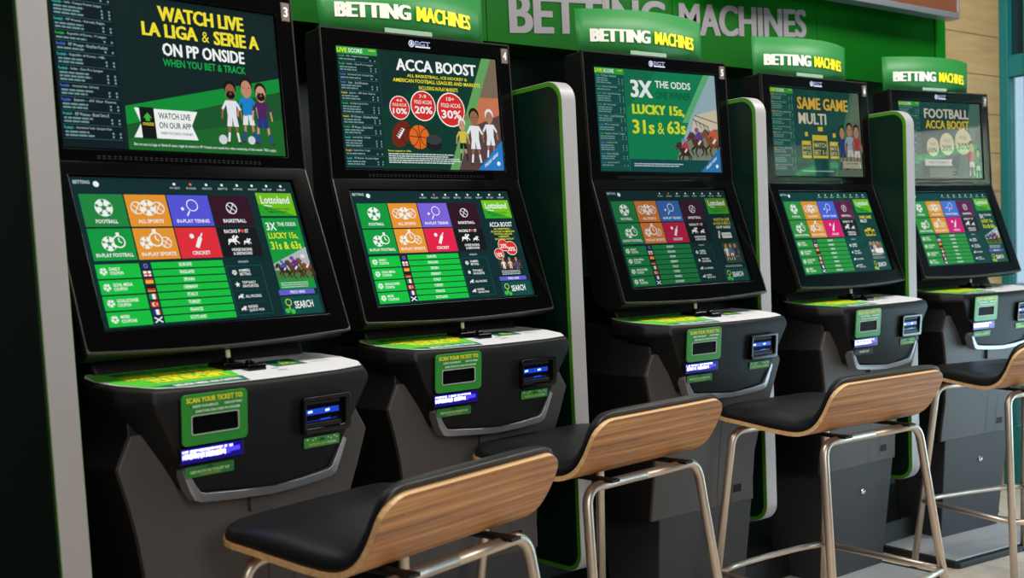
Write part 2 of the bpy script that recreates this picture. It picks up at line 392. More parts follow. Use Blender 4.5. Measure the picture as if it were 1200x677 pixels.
def betting_menu(num):
    a = Art(1.64); r = a.rect; t = a.text
    BG = (8, 44, 46) if num < 6 else (6, 66, 62)
    r(0, 0, 1, 1, BG, 0)
    t('BETTING', .01, .022, .075, .045, (200, 220, 218)); a.ell(.1, .045, .012, WH, 3)
    for k, s in enumerate(['MY BETS', 'RULES', 'RESULTS', 'BETS', 'SETTINGS', 'BASKET', 'BET SLIP', 'HELP']):
        x = .43 + k * .073; a.ell(x, .035, .006, (230, 110, 90) if k == 1 and num < 6 else WH, 3, n=10); t(s, x - .022, .056, x + .022, .07, (200, 215, 214), 4, 0)
    pal = {3: [(30, 132, 62), (228, 148, 48), (84, 84, 214), (50, 14, 36), (14, 150, 62), (228, 148, 48), (224, 44, 56), (18, 20, 26)],
           4: [(10, 150, 60), (230, 146, 46), (122, 98, 214), (48, 14, 34), (8, 155, 62), (230, 150, 48), (224, 32, 72), (18, 20, 26)],
           5: [(30, 128, 66), (208, 118, 52), (52, 106, 180), (60, 14, 44), (26, 132, 66), (214, 124, 54), (190, 26, 72), (20, 22, 30)],
           6: [(50, 150, 62), (222, 152, 46), (72, 104, 224), (96, 20, 74), (52, 150, 62), (226, 152, 42), (222, 24, 118), (24, 30, 38)],
           7: [(50, 152, 62), (224, 156, 48), (74, 122, 216), (96, 24, 82), (52, 152, 62), (228, 158, 46), (212, 24, 124), (30, 36, 40)]}[num]
    X = [.018, .2, .381, .571, .765]; T = []
    for row, (y0, y1) in enumerate(((.113, .333), (.345, .558))):
        for k in range(4):
            q = (X[k] + .002, y0, X[k + 1] - .004, y1); T.append(q); r(*q, pal[row * 4 + k], 2)
    sport_icons(a, pal, T)
    for k, s in enumerate(['FOOTBALL', 'ALL SPORTS', 'IN-PLAY TENNIS', 'BASKETBALL', 'IN-PLAY FOOTBALL', 'IN-PLAY SPORTS', 'CRICKET']):
        x0, y0, x1, y1 = T[k]; c = (x0 + x1) / 2; w = min(.0048 * len(s) + .006, .075)
        t(s, c - w, y1 - .048, c + w, y1 - .022, WH, 5, .02)
    x0, y0, x1, y1 = T[7]; t('RACING', x0 + .03, y0 + .016, x0 + .09, y0 + .042, WH, 5, .02); t('P', x0 + .098, y0 + .016, x0 + .107, y0 + .042, WH, 5, .02)
    a.ell(x0 + .117, y0 + .028, .008, (222, 60, 50), 5); t('ST', x0 + .128, y0 + .016, x0 + .146, y0 + .042, WH, 5, .02)
    t('HORSE RACING', x0 + .045, y1 - .062, x0 + .14, y1 - .04, WH, 5, .02); t('& GREYHOUND', x0 + .048, y1 - .034, x0 + .137, y1 - .012, WH, 5, .02)
    G = {3: (16, 190, 62), 4: (14, 192, 64), 5: (22, 128, 66), 6: (42, 158, 60), 7: (44, 156, 62)}[num]
    for k, (s1, s2) in enumerate((('DAILY', 'COUPON'), ('GOAL MEGA', 'COUPON'), ('GOALSCORER', 'COUPON'), ('MORE', 'COUPONS'))):
        y = .581 + k * .104; r(.018, y, .194, y + .094, G, 2); ball(a, .046, y + .047, .015, G)
        t(s1, .07, y + .022, .07 + .0088 * len(s1), y + .044, WH, 5, .02); t(s2, .07, y + .05, .07 + .0088 * len(s2), y + .072, WH, 5, .02)
    for k, s in enumerate(['EUROPE', 'ENGLAND', 'SPAIN', 'GERMANY', 'ITALY', 'TURKEY', 'FRANCE', 'SCOTLAND']):
        y = .578 + k * .0515; h = .043; r(.244, y, .56, y + h, G, 2); w = .0042 * len(s) + .002
        t(s, .39 - w, y + .009, .39 + w, y + .032, WH, 5, .02)
        f0, f1 = .204, .236; m = (f0 + f1) / 2; y += .005; h = .035
        if s == 'EUROPE': r(f0, y, f1, y + h, (30, 34, 130), 2); a.ring(m, y + h / 2, .008, .0012, (230, 200, 60), 3)
        elif s == 'ENGLAND': r(f0, y, f1, y + h, WH, 2); r(m - .003, y, m + .003, y + h, (210, 40, 50), 3); r(f0, y + .017, f1, y + .026, (210, 40, 50), 3)
        elif s == 'SPAIN': r(f0, y, f1, y + h, (205, 50, 40), 2); r(f0, y + .011, f1, y + .032, (240, 180, 50), 3)
        elif s == 'GERMANY': r(f0, y, f1, y + .014, (20, 20, 20), 2); r(f0, y + .014, f1, y + .029, (205, 50, 40), 2); r(f0, y + .029, f1, y + h, (240, 180, 50), 2)
        elif s in ('ITALY', 'FRANCE'):
            c = ((30, 140, 70), (205, 50, 45)) if s == 'ITALY' else ((35, 50, 140), (210, 50, 50))
            r(f0, y, f0 + .0127, y + h, c[0], 2); r(f0 + .0127, y, f0 + .0254, y + h, WH, 2); r(f0 + .0254, y, f1, y + h, c[1], 2)
        elif s == 'TURKEY': r(f0, y, f1, y + h, (215, 60, 45), 2); a.ell(m - .003, y + h / 2, .008, WH, 3); a.ell(m, y + h / 2, .0062, (215, 60, 45), 4); a.ell(m + .008, y + h / 2, .003, WH, 4, n=5)
        else: r(f0, y, f1, y + h, (24, 40, 90), 2); a.line(f0, y, f1, y + h, .005, WH, 3); a.line(f0, y + h, f1, y, .005, WH, 3)
    t('HIGHLIGHTS', .632, .588, .68, .603, (200, 215, 214), 4, .01)
    for q in ((.568, .622, .738, .625), (.568, .969, .738, .972), (.568, .622, .57, .972), (.736, .622, .738, .972)): r(*q, (16, 96, 96), 3)
    for k, (s1, s2) in enumerate((('NUMBERS', 'BETTING'), ('TOP DAILY', 'FAVOURITES'), ('ALL RACING', None), ('RACING', 'QUICK PICK'))):
        y = .63 + k * .086
        if k: r(.575, y - .003, .73, y - .001, (14, 84, 84), 3)
        if k == 0: ball(a, .602, y + .04, .011, BG)
        elif k == 1: a.poly([(.602 + (.013 if i % 2 == 0 else .0055) * math.sin(i * PI / 5), y + .04 - (.013 if i % 2 == 0 else .0055) * math.cos(i * PI / 5) * 1.64) for i in range(10)], WH, 3)
        else: horse(a, .604, y + .042, .013, WH)
        if s2: t(s1, .625, y + .018, .625 + .0073 * len(s1), y + .038, WH, 4, .015); t(s2, .625, y + .044, .625 + .0073 * len(s2), y + .064, WH, 4, .015)
        else: t(s1, .625, y + .03, .7, y + .05, WH, 4, .015)
    # right column
    LG = {3: (110, 190, 20), 4: (112, 192, 22), 5: (84, 140, 28), 6: (104, 190, 30), 7: (100, 184, 34)}[num]
    r(.802, .088, .985, .262, LG, 2); a.poly([(.802, .262), (.802, .17), (.985, .262)], (40, 160, 40), 3)
    t('Lottoland', .82, .112, .965, .17, WH, 5, .015); a.line(.83, .182, .87, .19, .004, WH, 5); t("Bet to win the world's", .83, .2, .955, .216, (10, 70, 40), 5, .012); t('biggest jackpots', .845, .222, .94, .24, (10, 70, 40), 5, .012)
    if num in (3, 7):
        gb = (14, 150, 60) if num == 3 else (10, 100, 66)
        if num == 3: r(.8, .278, .985, .81, gb, 2)
        t('3X', .812, .312, .862, .372, WH, 5, .02); t('THE ODDS', .87, .312, .965, .34, WH, 5, .015); t('ONE WINNER', .87, .346, .965, .372, (20, 60, 50), 5, .005)
        t('LUCKY 15s,', .812, .388, .96, .442, (226, 232, 40), 5, .02); t('31s & 63s', .812, .455, .965, .515, (226, 232, 40), 5, .02)
        a.poly([(.985, .5), (.985, .62), (.8, .7), (.8, .62)], (170, 185, 190), 3); jockeys(a, .8, .55, .985, .74)
        smalltext(a, .81, .975, [.76, .775, .79], .008, (190, 205, 200), 4, 5)
    elif num == 4:
        t('ACCA BOOST', .815, .3, .97, .345, WH, 5, .02)
        for k, s in enumerate(['ALL BASKETBALL,', 'ICE HOCKEY & AMERICAN', 'FOOTBALL LEAGUES', '& MARKETS', 'INCLUDING IN-PLAY']): t(s, .893 - .0038 * len(s), .357 + k * .024, .893 + .0038 * len(s), .374 + k * .024, (226, 232, 60), 5, .012)
        for x, y, q, s in ((.872, .52, .032, '20%'), (.83, .6, .03, '10%'), (.92, .55, .038, '30%')): a.ell(x, y, q * 1.08, WH, 4); a.ell(x, y, q, (214, 48, 40), 5); t(s, x - q * .7, y - .012, x + q * .7, y + .03, WH, 6, .02)
        r(.81, .66, .965, .745, (60, 50, 46), 3)
        for x, c in ((.84, (230, 225, 220)), (.885, (225, 190, 170)), (.93, (70, 80, 120))): figure(a, x, .63, .78, c, c, l=5)
        r(.8, .75, .97, .8, BG, 14); smalltext(a, .81, .965, [.762, .777, .792], .008, (190, 205, 200), 15, 6)
    elif num == 5:
        for k, s in enumerate(['WATCH LIVE', 'LA LIGA & SERIE A']): t(s, .815 + .01 * (1 - k), .31 + k * .04, .965, .342 + k * .04, (214, 206, 60), 5, .015)
        t('ON PP ONSIDE', .83, .395, .955, .425, WH, 5, .015)
        r(.86, .47, .945, .53, (210, 215, 205), 4); t('WATCH LIVE ON OUR APP', .868, .485, .938, .51, (20, 40, 40), 5, 0); a.line(.845, .45, .83, .53, .014, (190, 195, 190), 5)
        r(.835, .58, .975, .8, (56, 74, 52), 3)
        for x, c, d in ((.86, (214, 214, 214), (214, 214, 214)), (.9, (50, 110, 160), (220, 220, 220)), (.94, (60, 40, 80), (50, 50, 90))): figure(a, x, .585, .78, c, d, l=5)
        smalltext(a, .81, .965, [.825, .838], .007, (160, 180, 175), 4, 7)
    else:
        t('SAME GAME', .812, .3, .955, .34, (214, 220, 50), 5, .02); t('MULTI', .812, .35, .885, .39, WH, 5, .02)
        for x, q in ((.84, .8), (.88, 1.2), (.925, .8)): r(x - .018 * q, .52 - .05 * q, x + .018 * q, .56, (214, 200, 50), 4); r(x - .014 * q, .52 - .02 * q, x + .014 * q, .545, (40, 70, 50), 5)
        r(.82, .64, .97, .8, (110, 120, 90), 3); r(.875, .72, .965, .78, WH, 6)
        for x, c in ((.84, (40, 60, 120)), (.88, (200, 205, 210)), (.92, (190, 50, 50))): figure(a, x, .62, .82, c, WH, l=4)
        smalltext(a, .81, .965, [.83, .845], .007, (160, 180, 175), 12, 7)
    if num in (3, 4, 7): r(.789, .814, .97, .85, (98, 92, 206), 3); t('PRESS HERE', .845, .822, .92, .842, WH, 5, .015)
    r(.788, .862, .985, .994, (10, 76, 70) if num != 7 else (30, 92, 60), 3)
    sg = (60, 190, 60) if num < 6 else (170, 210, 60)
    a.ring(.822, .905, .016, .004, (190, 210, 60), 5); a.line(.822, .932, .822, .96, .005, (190, 210, 60), 5); a.ell(.808, .965, .012, sg, 5, n=8); a.ell(.834, .972, .012, sg, 5, n=8)
    t('SEARCH', .85, .9, .945, .955, WH, 5, .02, y0r=.895, y1r=.948)
    return a

def promo(num):
    a = Art(1.64); r = a.rect; t = a.text; Y = (240, 226, 50)
    if num == 3:
        r(0, 0, 1, 1, (11, 34, 36), 0); score_list(a, .25, 3, False, .01, (9, 28, 32))
        t('WATCH LIVE', .442, .045, .842, .142, Y, 5, .04); t('LA LIGA', .366, .16, .615, .25, Y, 5, .04); t('&', .635, .178, .668, .25, Y, 5, 0); t('SERIE A', .69, .165, .912, .258, Y, 5, .04)
        t('ON PP ONSIDE', .448, .285, .832, .37, WH, 5, .03); t('WHEN YOU BET & TRACK', .446, .39, .832, .44, (14, 172, 74), 5, .015)
        a.poly([(.265, .72), (1, .445), (1, 1), (.265, 1)], (10, 140, 54), 1); a.poly([(.265, .84), (1, .54), (1, 1), (.265, 1)], (22, 84, 42), 2)
        a.poly([(.265, .93), (1, .74), (1, 1), (.265, 1)], (26, 100, 40), 3)
        a.poly([(.3, .728), (.58, .728), (.55, .825), (.575, .92), (.29, .92), (.325, .825)], WH, 5)
        a.poly([(.32, .72), (.383, .72), (.388, .925), (.326, .925)], (16, 18, 22), 7); a.poly([(.335, .79), (.354, .755), (.373, .79), (.363, .79), (.363, .81), (.345, .81), (.345, .79)], (60, 180, 60), 8); t('ONSIDE', .331, .82, .378, .84, Y, 8, .01)
        t('WATCH LIVE', .402, .75, .545, .79, (20, 40, 44), 8, .015); t('ON OUR APP', .402, .812, .545, .852, (20, 40, 44), 8, .015); t('WHEN YOU TRACK YOUR BET', .405, .875, .55, .892, (20, 40, 44), 8, .01)
        figure(a, .745, .505, .93, (226, 228, 232), (226, 228, 232), (150, 95, 70), (14, 12, 12), (226, 228, 232), 6, head=1.1, beard=True)
        figure(a, .825, .47, .92, (24, 128, 196), (222, 226, 230), (190, 135, 105), (30, 22, 18), (40, 70, 150), 5, head=1.1)
        figure(a, .895, .5, .93, (76, 34, 88), (40, 46, 130), (205, 150, 125), (30, 22, 18), (46, 60, 160), 8, .008, head=1.1, beard=True)
        a.ell(.69, .905, .02, (205, 212, 218), 12); a.ell(.83, .9, .018, (205, 212, 218), 12)
        t('Bet on any La Liga or Serie A team, login & track it in PP Onside and watch live video streaming of that match. T&Cs apply.', .285, .955, .95, .978, (225, 235, 230), 13, .01)
    elif num == 4:
        r(0, 0, 1, 1, (8, 56, 44), 0); a.poly([(.25, 0), (.7, 0), (.25, .5)], (10, 46, 42), 1); score_list(a, .236, 4)
        a.poly([(.905, 0), (1, 0), (1, 1), (.64, 1)], (196, 116, 80), 2); a.poly([(.905, 0), (.965, 0), (.7, 1), (.64, 1)], (96, 160, 92), 3); a.poly([(1, 0), (1, .35), (.87, .35), (.965, 0)], (120, 104, 84), 3); a.poly([(.8, .62), (1, .5), (1, 1), (.7, 1)], (88, 64, 66), 3)
        t('ACCA BOOST', .345, .065, .86, .165, WH, 5, .035); t('ALL BASKETBALL, ICE HOCKEY &', .41, .19, .795, .22, Y, 5, .015); t('AMERICAN FOOTBALL LEAGUES AND MARKETS', .32, .23, .88, .262, Y, 5, .015); t('INCLUDING IN-PLAY MARKETS', .478, .285, .728, .318, Y, 5, .01)
        for x, y, q, s1, s2 in ((.348, .482, .062, '4-6', '10%'), (.496, .455, .08, '7-9', '20%'), (.674, .475, .092, '10+', '30%')):
            a.ell(x, y, q, WH, 4); a.ell(x, y, q * .93, (214, 42, 38), 5)
            t(s1, x - q * .28, y - q * 1.2, x + q * .28, y - q * .82, WH, 6, .01); t('FOLD ACCAS', x - q * .68, y - q * .6, x + q * .68, y - q * .2, WH, 6, .01); t(s2, x - q * .7, y + q * .05, x + q * .7, y + q * .85, WH, 6, .025)
        a.ell(.345, .705, .075, (112, 34, 22), 6, ry=.052, rot=-1.0); a.line(.325, .74, .365, .66, .008, WH, 8)
        for k in range(5): a.line(.325 + k * .008 - .01, .725 - k * .016 - .008, .325 + k * .008 + .012, .725 - k * .016 + .012, .004, WH, 8)
        a.ell(.455, .725, .063, (222, 104, 30), 9); a.line(.395, .72, .517, .73, .004, (50, 24, 10), 10); a.line(.455, .62, .455, .83, .004, (50, 24, 10), 10); a.ring(.4, .725, .05, .004, (50, 24, 10), 10); a.ring(.51, .725, .05, .004, (50, 24, 10), 10)
        a.ell(.545, .79, .05, (26, 28, 30), 11, ry=.028); r(.495, .745, .595, .79, (26, 28, 30), 11); a.ell(.545, .745, .05, (54, 58, 62), 12, ry=.026)
        figure(a, .925, .455, .9, (226, 230, 236), (226, 230, 236), (170, 120, 95), (228, 228, 232), l=5); figure(a, .82, .46, .95, (228, 230, 232), (228, 230, 232), (150, 100, 76), l=7, head=1.1); figure(a, .735, .55, .92, (210, 190, 70), (24, 26, 28), (200, 150, 120), (228, 228, 232), l=9)
        a.line(.78, .56, .76, .5, .01, (150, 100, 76), 9)
        a.poly([(.82, 1), (1, .73), (1, 1)], (34, 122, 196), 16); t('PRESS HERE', .87, .95, .965, .98, WH, 17, .02, y0r=.835, y1r=.865); a.ell(.965, .94, .012, WH, 17)
        t('Bonus capped to 100k.', .258, .84, .4, .858, Y, 5, .01); smalltext(a, .258, .72, [.868, .886, .904, .922, .94], .011, (200, 215, 210), 5, 9)
    elif num == 5:
        r(0, 0, 1, 1, (4, 128, 80), 0); score_list(a, .228, 5, bg=(8, 78, 70)); a.poly([(.228, 0), (.5, 0), (.228, .4)], (6, 112, 76), 1)
        a.poly([(.9, 0), (1, 0), (1, .9), (.62, .9)], (150, 178, 186), 2); a.poly([(.9, 0), (.955, 0), (.74, .5), (.69, .5)], (92, 176, 116), 3); a.poly([(1, .35), (1, .55), (.76, .6), (.8, .42)], (206, 196, 170), 3)
        for k in range(6): a.line(.8 + k * .035, .47 + k * .02, .82 + k * .035, .53 + k * .02, .006, (70, 80, 84), 4)
        a.line(.78, .46, 1, .58, .007, (80, 92, 96), 4); a.line(.8, .42, 1, .49, .006, (80, 92, 96), 4)
        t('3X', .275, .1, .455, .272, WH, 5, .045); t('THE ODDS', .478, .093, .778, .165, WH, 5, .02); t('ONE WINNER', .478, .198, .775, .272, (8, 74, 60), 5, .005)
        t('LUCKY 15s,', .277, .338, .712, .45, (214, 226, 40), 5, .05); t('31s', .27, .49, .45, .628, (214, 226, 40), 5, .035); t('&', .475, .51, .53, .625, (214, 226, 40), 5, 0); t('63s', .555, .49, .715, .62, (214, 226, 40), 5, .035)
        a.poly([(.74, .62), (1, .55), (1, .88), (.62, .88)], (120, 130, 110), 3)
        for cx, cy, s, hc, cc in ((.93, .66, .1, (128, 74, 50), (214, 200, 190)), (.8, .68, .09, (84, 52, 42), (120, 84, 160)), (.68, .77, .075, (66, 40, 34), (110, 140, 200))):
            rider(a, cx, cy, s * 1.05, hc, cc, (180, 60, 70) if s < .08 else (96, 60, 130) if s < .095 else (200, 90, 60), 5 if s > .095 else 6)
        r(.228, .88, 1, 1, (6, 72, 74), 13); smalltext(a, .26, .72, [.92, .94], .011, (200, 215, 210), 14, 9)
        a.poly([(.82, 1), (1, .74), (1, 1)], (38, 120, 180), 16); t('PRESS HERE', .87, .95, .965, .98, WH, 17, .02, y0r=.835, y1r=.865); a.ell(.965, .94, .012, WH, 17)
    elif num == 6:
        r(0, 0, 1, 1, (8, 70, 62), 0); score_list(a, .245, 6, bg=(10, 84, 68)); a.poly([(.93, 0), (1, 0), (1, 1), (.68, 1)], (100, 116, 96), 1); a.poly([(.9, 0), (.94, 0), (.72, 1), (.66, 1)], (60, 118, 84), 2)
        t('SAME GAME', .285, .09, .86, .23, (232, 184, 60), 5, .03); t('MULTI', .29, .27, .6, .4, (220, 212, 190), 5, .03)
        for x, q in ((.36, .75), (.515, 1.3), (.675, .75)):
            r(x - .012 * q, .55 - .12 * q + .03, x + .03 * q, .6 - .12 * q + .03, (222, 196, 50), 4); r(x - .065 * q, .66 - .13 * q + .03, x + .065 * q, .79, (222, 196, 50), 4)
            r(x - .058 * q, .685 - .1 * q + .03, x + .058 * q, .76, (40, 78, 62), 5); t('MATCH', x - .05 * q, .69 - .085 * q + .03, x + .05 * q, .7 - .05 * q + .03, (222, 210, 120), 6, .01); t('BET 3-1', x - .05 * q, .715 - .04 * q + .03, x + .05 * q, .75, (222, 210, 120), 6, .01)
        figure(a, .77, .4, .92, (40, 60, 120), (40, 60, 120), l=5); figure(a, .86, .36, .92, (150, 176, 190), (200, 205, 205), l=6); figure(a, .94, .38, .92, (176, 60, 62), (214, 214, 208), l=7)
        r(.76, .82, .96, .9, (176, 176, 150), 16); t('CHECK THE TERMS', .79, .835, .93, .855, (20, 60, 50), 17, .01); smalltext(a, .3, .68, [.935], .012, (180, 200, 190), 5, 3)
    else:
        r(0, 0, 1, 1, (8, 66, 58), 0); score_list(a, .25, 7, bg=(10, 84, 68)); a.poly([(.88, 0), (1, 0), (1, 1), (.66, 1)], (70, 110, 92), 1)
        t('FOOTBALL', .3, .085, .85, .21, (214, 208, 186), 5, .03); t('ACCA BOOST', .31, .235, .85, .345, (226, 196, 40), 5, .03)
        for x, y, q, s in ((.385, .585, .075, '10%'), (.56, .545, .09, '20%'), (.765, .51, .105, '30%')):
            a.ell(x, y, q, (206, 200, 160), 5); t('FOLD', x - q * .4, y - q * .75, x + q * .4, y - q * .3, (60, 90, 74), 6, .0); t(s, x - q * .7, y + q * .15, x + q * .7, y + q * 1.0, (20, 60, 50), 6, .02)
        a.poly([(.28, .745), (.62, .745), (.6, .785), (.62, .83), (.28, .83)], (206, 212, 200), 5); t('APPLIES TO ALL MARKETS', .32, .772, .57, .8, (30, 70, 60), 6, .01)
        smalltext(a, .33, .68, [.865, .885, .905, .925, .945, .965], .012, (150, 184, 150), 5, 3)
        figure(a, .86, .5, .98, (190, 60, 70), (226, 226, 226), l=6); figure(a, .94, .6, 1.0, (60, 80, 110), (200, 205, 205), l=7)
    return a

# ---------------------------------------------------------------- betting terminal
SW, SH = .4784, .2905
def up_y(z): return -.009 + .0165 * (z / .358)            # front plane of the upper display
LT = math.hypot(.119, .338); LD = Vector((0, -.119, -.338)) / LT; LN = Vector((0, -.338, .119)).normalized()
def low_pt(x, s, h): # s: distance down the lower display plane from the kink
    q = Vector((x, -.009, 0)) + LD * s + LN * h
    return (q.x, q.y, q.z + FZ)
UN = Vector((0, -1, .046)).normalized()
def up_pt(x, z, h): return (x + UN.x * h, up_y(z) + UN.y * h, z + UN.z * h + FZ)
def desk_z(y): return -.384 + .10 * (y + .03)
def fas_y(z): return -.266 + (-.415 - z) * .09

def terminal(num, X, Y, A, label, promo_e=1.0, menu_e=1.0, plate_x=(-.30, .30), front=-.36):
    T = empty('betting_terminal', (X, Y, 0), A)
    tag(T, label, 'betting machine', 'row of betting terminals')
    Z = lambda z: z + FZ
    # floor plate and base
    p0, p1 = plate_x
    prism('floor_plate', rrect(p0, front, p1, .10, .02, 3), .0, .022, 'z', mat('black_rubber_edge', (14, 14, 15), .55), T, bevel=.003)
    tread = mat('ribbed_aluminium', (205, 207, 210), .38, metal=.35)
    V = []; F = []
    n = 46
    for k in range(n):
        a = p0 + .03 + (p1 - p0 - .06) * k / n; b = a + (p1 - p0 - .06) / n * .6
        v, f = box_vf(a, b, front + .03, -.09, .0222, .0242, off=len(V)); V += v; F += f
    v, f = box_vf(p0 + .025, p1 - .025, front + .025, .09, .0205, .0228, off=len(V)); V += v; F += f
    mesh_obj('tread_mat', V, F, tread, T)
    def rg(z, hw, yf, yb): return [(-hw, yb, Z(z)), (-hw, yf, Z(z)), (hw, yf, Z(z)), (hw, yb, Z(z))]
    loft('base_cabinet', [rg(-1.329, .172, -.098, .10), rg(-.94, .19, -.138, .10)], BASEM, T, bevel=.004)
    c = bpy.data.objects.new('x', None)
    lk = lathe_y('lock_knob', .024, Z(-1.045), -.124, [(0, 0), (.011, 0), (.011, .006), (.007, .012), (0, .014)], CHROME, T)
    # pedestal: grey front shell, black body behind
    lv = [(-.48, .252, -.197), (-.536, .281, -.20), (-.60, .262, -.193), (-.66, .247, -.186), (-.73, .232, -.172), (-.80, .226, -.164), (-.88, .229, -.154), (-.948, .234, -.148)]
    def shell(yb, dx, dz=0):
        R = []
        for z, hw, yf in lv:
            hr = hw - .0 if z > -.62 else hw - .028 * min(1, (-.62 - z) / .2)
            R.append([(-hw + .004, yf + .016, Z(z)), (-hw + .004, yf, Z(z)), (hr - .022, yf, Z(z)), (hr - .002, yf + .04, Z(z)), (hr - .002, yf + .055, Z(z))])
        return R
    loft('pedestal', shell(-.105, 0), PED, T, bevel=.003)
    bk = []
    for z, hw, yf in [(-.40, .238, -.17)] + lv:
        hr = hw if z > -.62 else hw - .028 * min(1, (-.62 - z) / .2)
        bk.append([(-hw - .010, .08, Z(z)), (-hw - .014, yf + .075, Z(z)), (-hw + .002, yf + .006, Z(z)), (hr - .03, yf + .012, Z(z)), (hr - .006, yf + .054, Z(z)), (hr - .006, .08, Z(z))])
    loft('body_side', bk, SIDEP, T, bevel=.003)
    # door lines, tab and viewing window
    def py(z):
        for (z0, _, y0), (z1, _, y1) in zip(lv, lv[1:]):
            if z1 <= z <= z0: return y0 + (y1 - y0) * (z0 - z) / (z0 - z1)
        return lv[-1][2]
    for x, za, zb in ((.029, -.62, -.945), (.088, -.80, -.945)):
        V = []; F = []
        zs = [za + (zb - za) * k / 8 for k in range(9)]
        for a, b in zip(zs, zs[1:]):
            o = len(V); V += [(x - .0009, py(a) - .0007, Z(a)), (x + .0009, py(a) - .0007, Z(a)), (x + .0009, py(b) - .0007, Z(b)), (x - .0009, py(b) - .0007, Z(b))]; F.append((o, o + 1, o + 2, o + 3))
        mesh_obj('door_seam', V, F, PEDD, T)
    boxes('door_tab', [(-.022, .027, py(-.60) - .006, py(-.6) + .02, Z(-.655), Z(-.60))], PED, T, bevel=.0015)
    prism('counter_window', rrect(.095, Z(-.915), .128, Z(-.868), .002, 2), py(-.915) - .002, py(-.868) + .01, 'y', REDW, T)
    # neck behind the displays
    loft('neck', [[(-.215, .10, Z(-.48)), (-.215, -.10, Z(-.48)), (.215, -.10, Z(-.48)), (.215, .10, Z(-.48))], [(-.235, .10, Z(-.36)), (-.235, -.03, Z(-.36)), (.235, -.03, Z(-.36)), (.235, .10, Z(-.36))], [(-.25, .09, Z(-.26)), (-.25, -.02, Z(-.26)), (.25, -.02, Z(-.26)), (.25, .09, Z(-.26))]], BLACKP, T, bevel=.008)
    # console
    O1 = [(-.235, -.02), (-.262, -.05), (-.276, -.11), (-.262, -.175), (-.222, -.240), (0, -.268), (.222, -.252), (.262, -.19), (.274, -.12), (.262, -.05), (.24, -.02)]
    O2 = [(-.235, -.02), (-.262, -.05), (-.274, -.12), (-.265, -.185), (-.230, -.252), (0, -.2665), (.230, -.256), (.262, -.20), (.272, -.12), (.262, -.05), (.24, -.02)]
    O3 = [(-.13, -.05), (-.145, -.08), (-.160, -.14), (-.164, -.19), (-.156, -.236), (0, -.2525), (.137, -.238), (.147, -.20), (.150, -.14), (.14, -.08), (.13, -.05)]
    r1 = [(x, y, Z(desk_z(y))) for x, y in O1]; r2 = [(x, y, Z(-.428)) for x, y in O2]
    r3 = [(x, y, Z(-.592 - (.014 if abs(x) < .01 else 0))) for x, y in O3]
    cons = loft('console', [r1, r2, r3], CONS, T, bevel=.007)
    # silver strip under the console front
    S = [(-.181, -.5465, -.1825, -.548), (-.164, -.580, -.1705, -.586), (-.155, -.593, -.161, -.603), (-.146, -.5965, -.149, -.608), (-.07, -.6035, -.07, -.615), (0, -.607, 0, -.6185), (.07, -.604, .07, -.6155), (.129, -.5975, .132, -.6095), (.138, -.593, .145, -.602), (.150, -.573, .1575, -.577), (.170, -.54, .174, -.542)]
    V = []; F = []
    for a, b, c2, d in S:
        yy = -.2475
        V += [(a * .97, yy, Z(b + .004)), (c2, yy + .002, Z(d)), (c2, -.215, Z(d)), (a * .97, -.215, Z(b + .004))]
    for k in range(len(S) - 1):
        for q in range(4): F.append((k * 4 + q, k * 4 + (q + 1) % 4, (k + 1) * 4 + (q + 1) % 4, (k + 1) * 4 + q))
    F += [(0, 1, 2, 3), tuple((len(S) - 1) * 4 + q for q in (3, 2, 1, 0))]
    mesh_obj('console_trim', V, F, SILV, T, bevel=.002)
    # printed sheet on the desk
    D = Art(.52 / .235)
    mpD = lambda u, v, h: (-.262 + u * .524, -.028 - v * .228, Z(desk_z(-.028 - v * .228) + .0006 + h))
    o = [(.04, .0), (.01, .12), (.0, .34), (.03, .6), (.1, .88), (.2, .955), (.5, 1.0), (.8, .985), (.93, .92), (.985, .72), (1, .42), (.98, .14), (.94, .0)]
    D.poly(o, (214, 216, 220), 1)
    D.poly([(.035, .03), (.01, .3), (.035, .58), (.1, .85), (.2, .93), (.43, .965), (.53, .03)], (84, 200, 56), 2)
    D.poly([(.1, .78), (.16, .9), (.43, .965), (.455, .76)], (14, 104, 92), 3)
    D.text('IMPROVED TRACK MY BET', .09, .12, .47, .26, (20, 110, 60), 4, .015); D.text('NOW SIMPLY SCAN', .09, .3, .46, .48, (236, 232, 40), 4, .04); D.text('YOUR RECEIPT', .14, .5, .44, .68, (236, 232, 40), 4, .04)
    D.text('NEVER MISS AN OFFER!', .17, .82, .42, .9, WH, 5, .03)
    D.rect(.66, .26, .8, .56, (14, 104, 78), 3); D.poly([(.7, .45), (.73, .33), (.76, .45)], (150, 210, 60), 4); D.text('IN-PLAY', .7, .46, .77, .52, (236, 232, 40), 5, .01)
    D.ell(.80, .12, .006, (150, 190, 40), 3); D.text('GAMING & BETTING', .815, .09, .93, .15, (90, 92, 98), 3, .01); smalltext(D, .62, .66, [.3, .42, .6, .7], .03, (150, 152, 158), 3, 3); smalltext(D, .83, .93, [.3, .4, .5], .025, (176, 178, 184), 3, 4)
    tag(D.build('desk_sheet', mpD, PRINTG, T), 'green and white printed sheet')
    # joystick plate
    boxes('joystick', [(-.022, .022, -.140, -.080, Z(-.399), Z(-.380)), (.012, .052, -.170, -.118, Z(-.40), Z(-.385)), (-.006, .012, -.125, -.105, Z(-.382), Z(-.371)), (.025, .04, -.15, -.135, Z(-.386), Z(-.378))], GLOSS, T, bevel=.003)
    tube('joystick_knob', [(.003, -.115, Z(-.376)), (.003, -.115, Z(-.37)), (.003, -.115, Z(-.3565))], .0046, mat('cream_plastic', (205, 205, 175), .35), T, 10)
    # scanner plate
    fy = lambda z, h: fas_y(z) - .001 - h
    N = Art(.13 / .088)
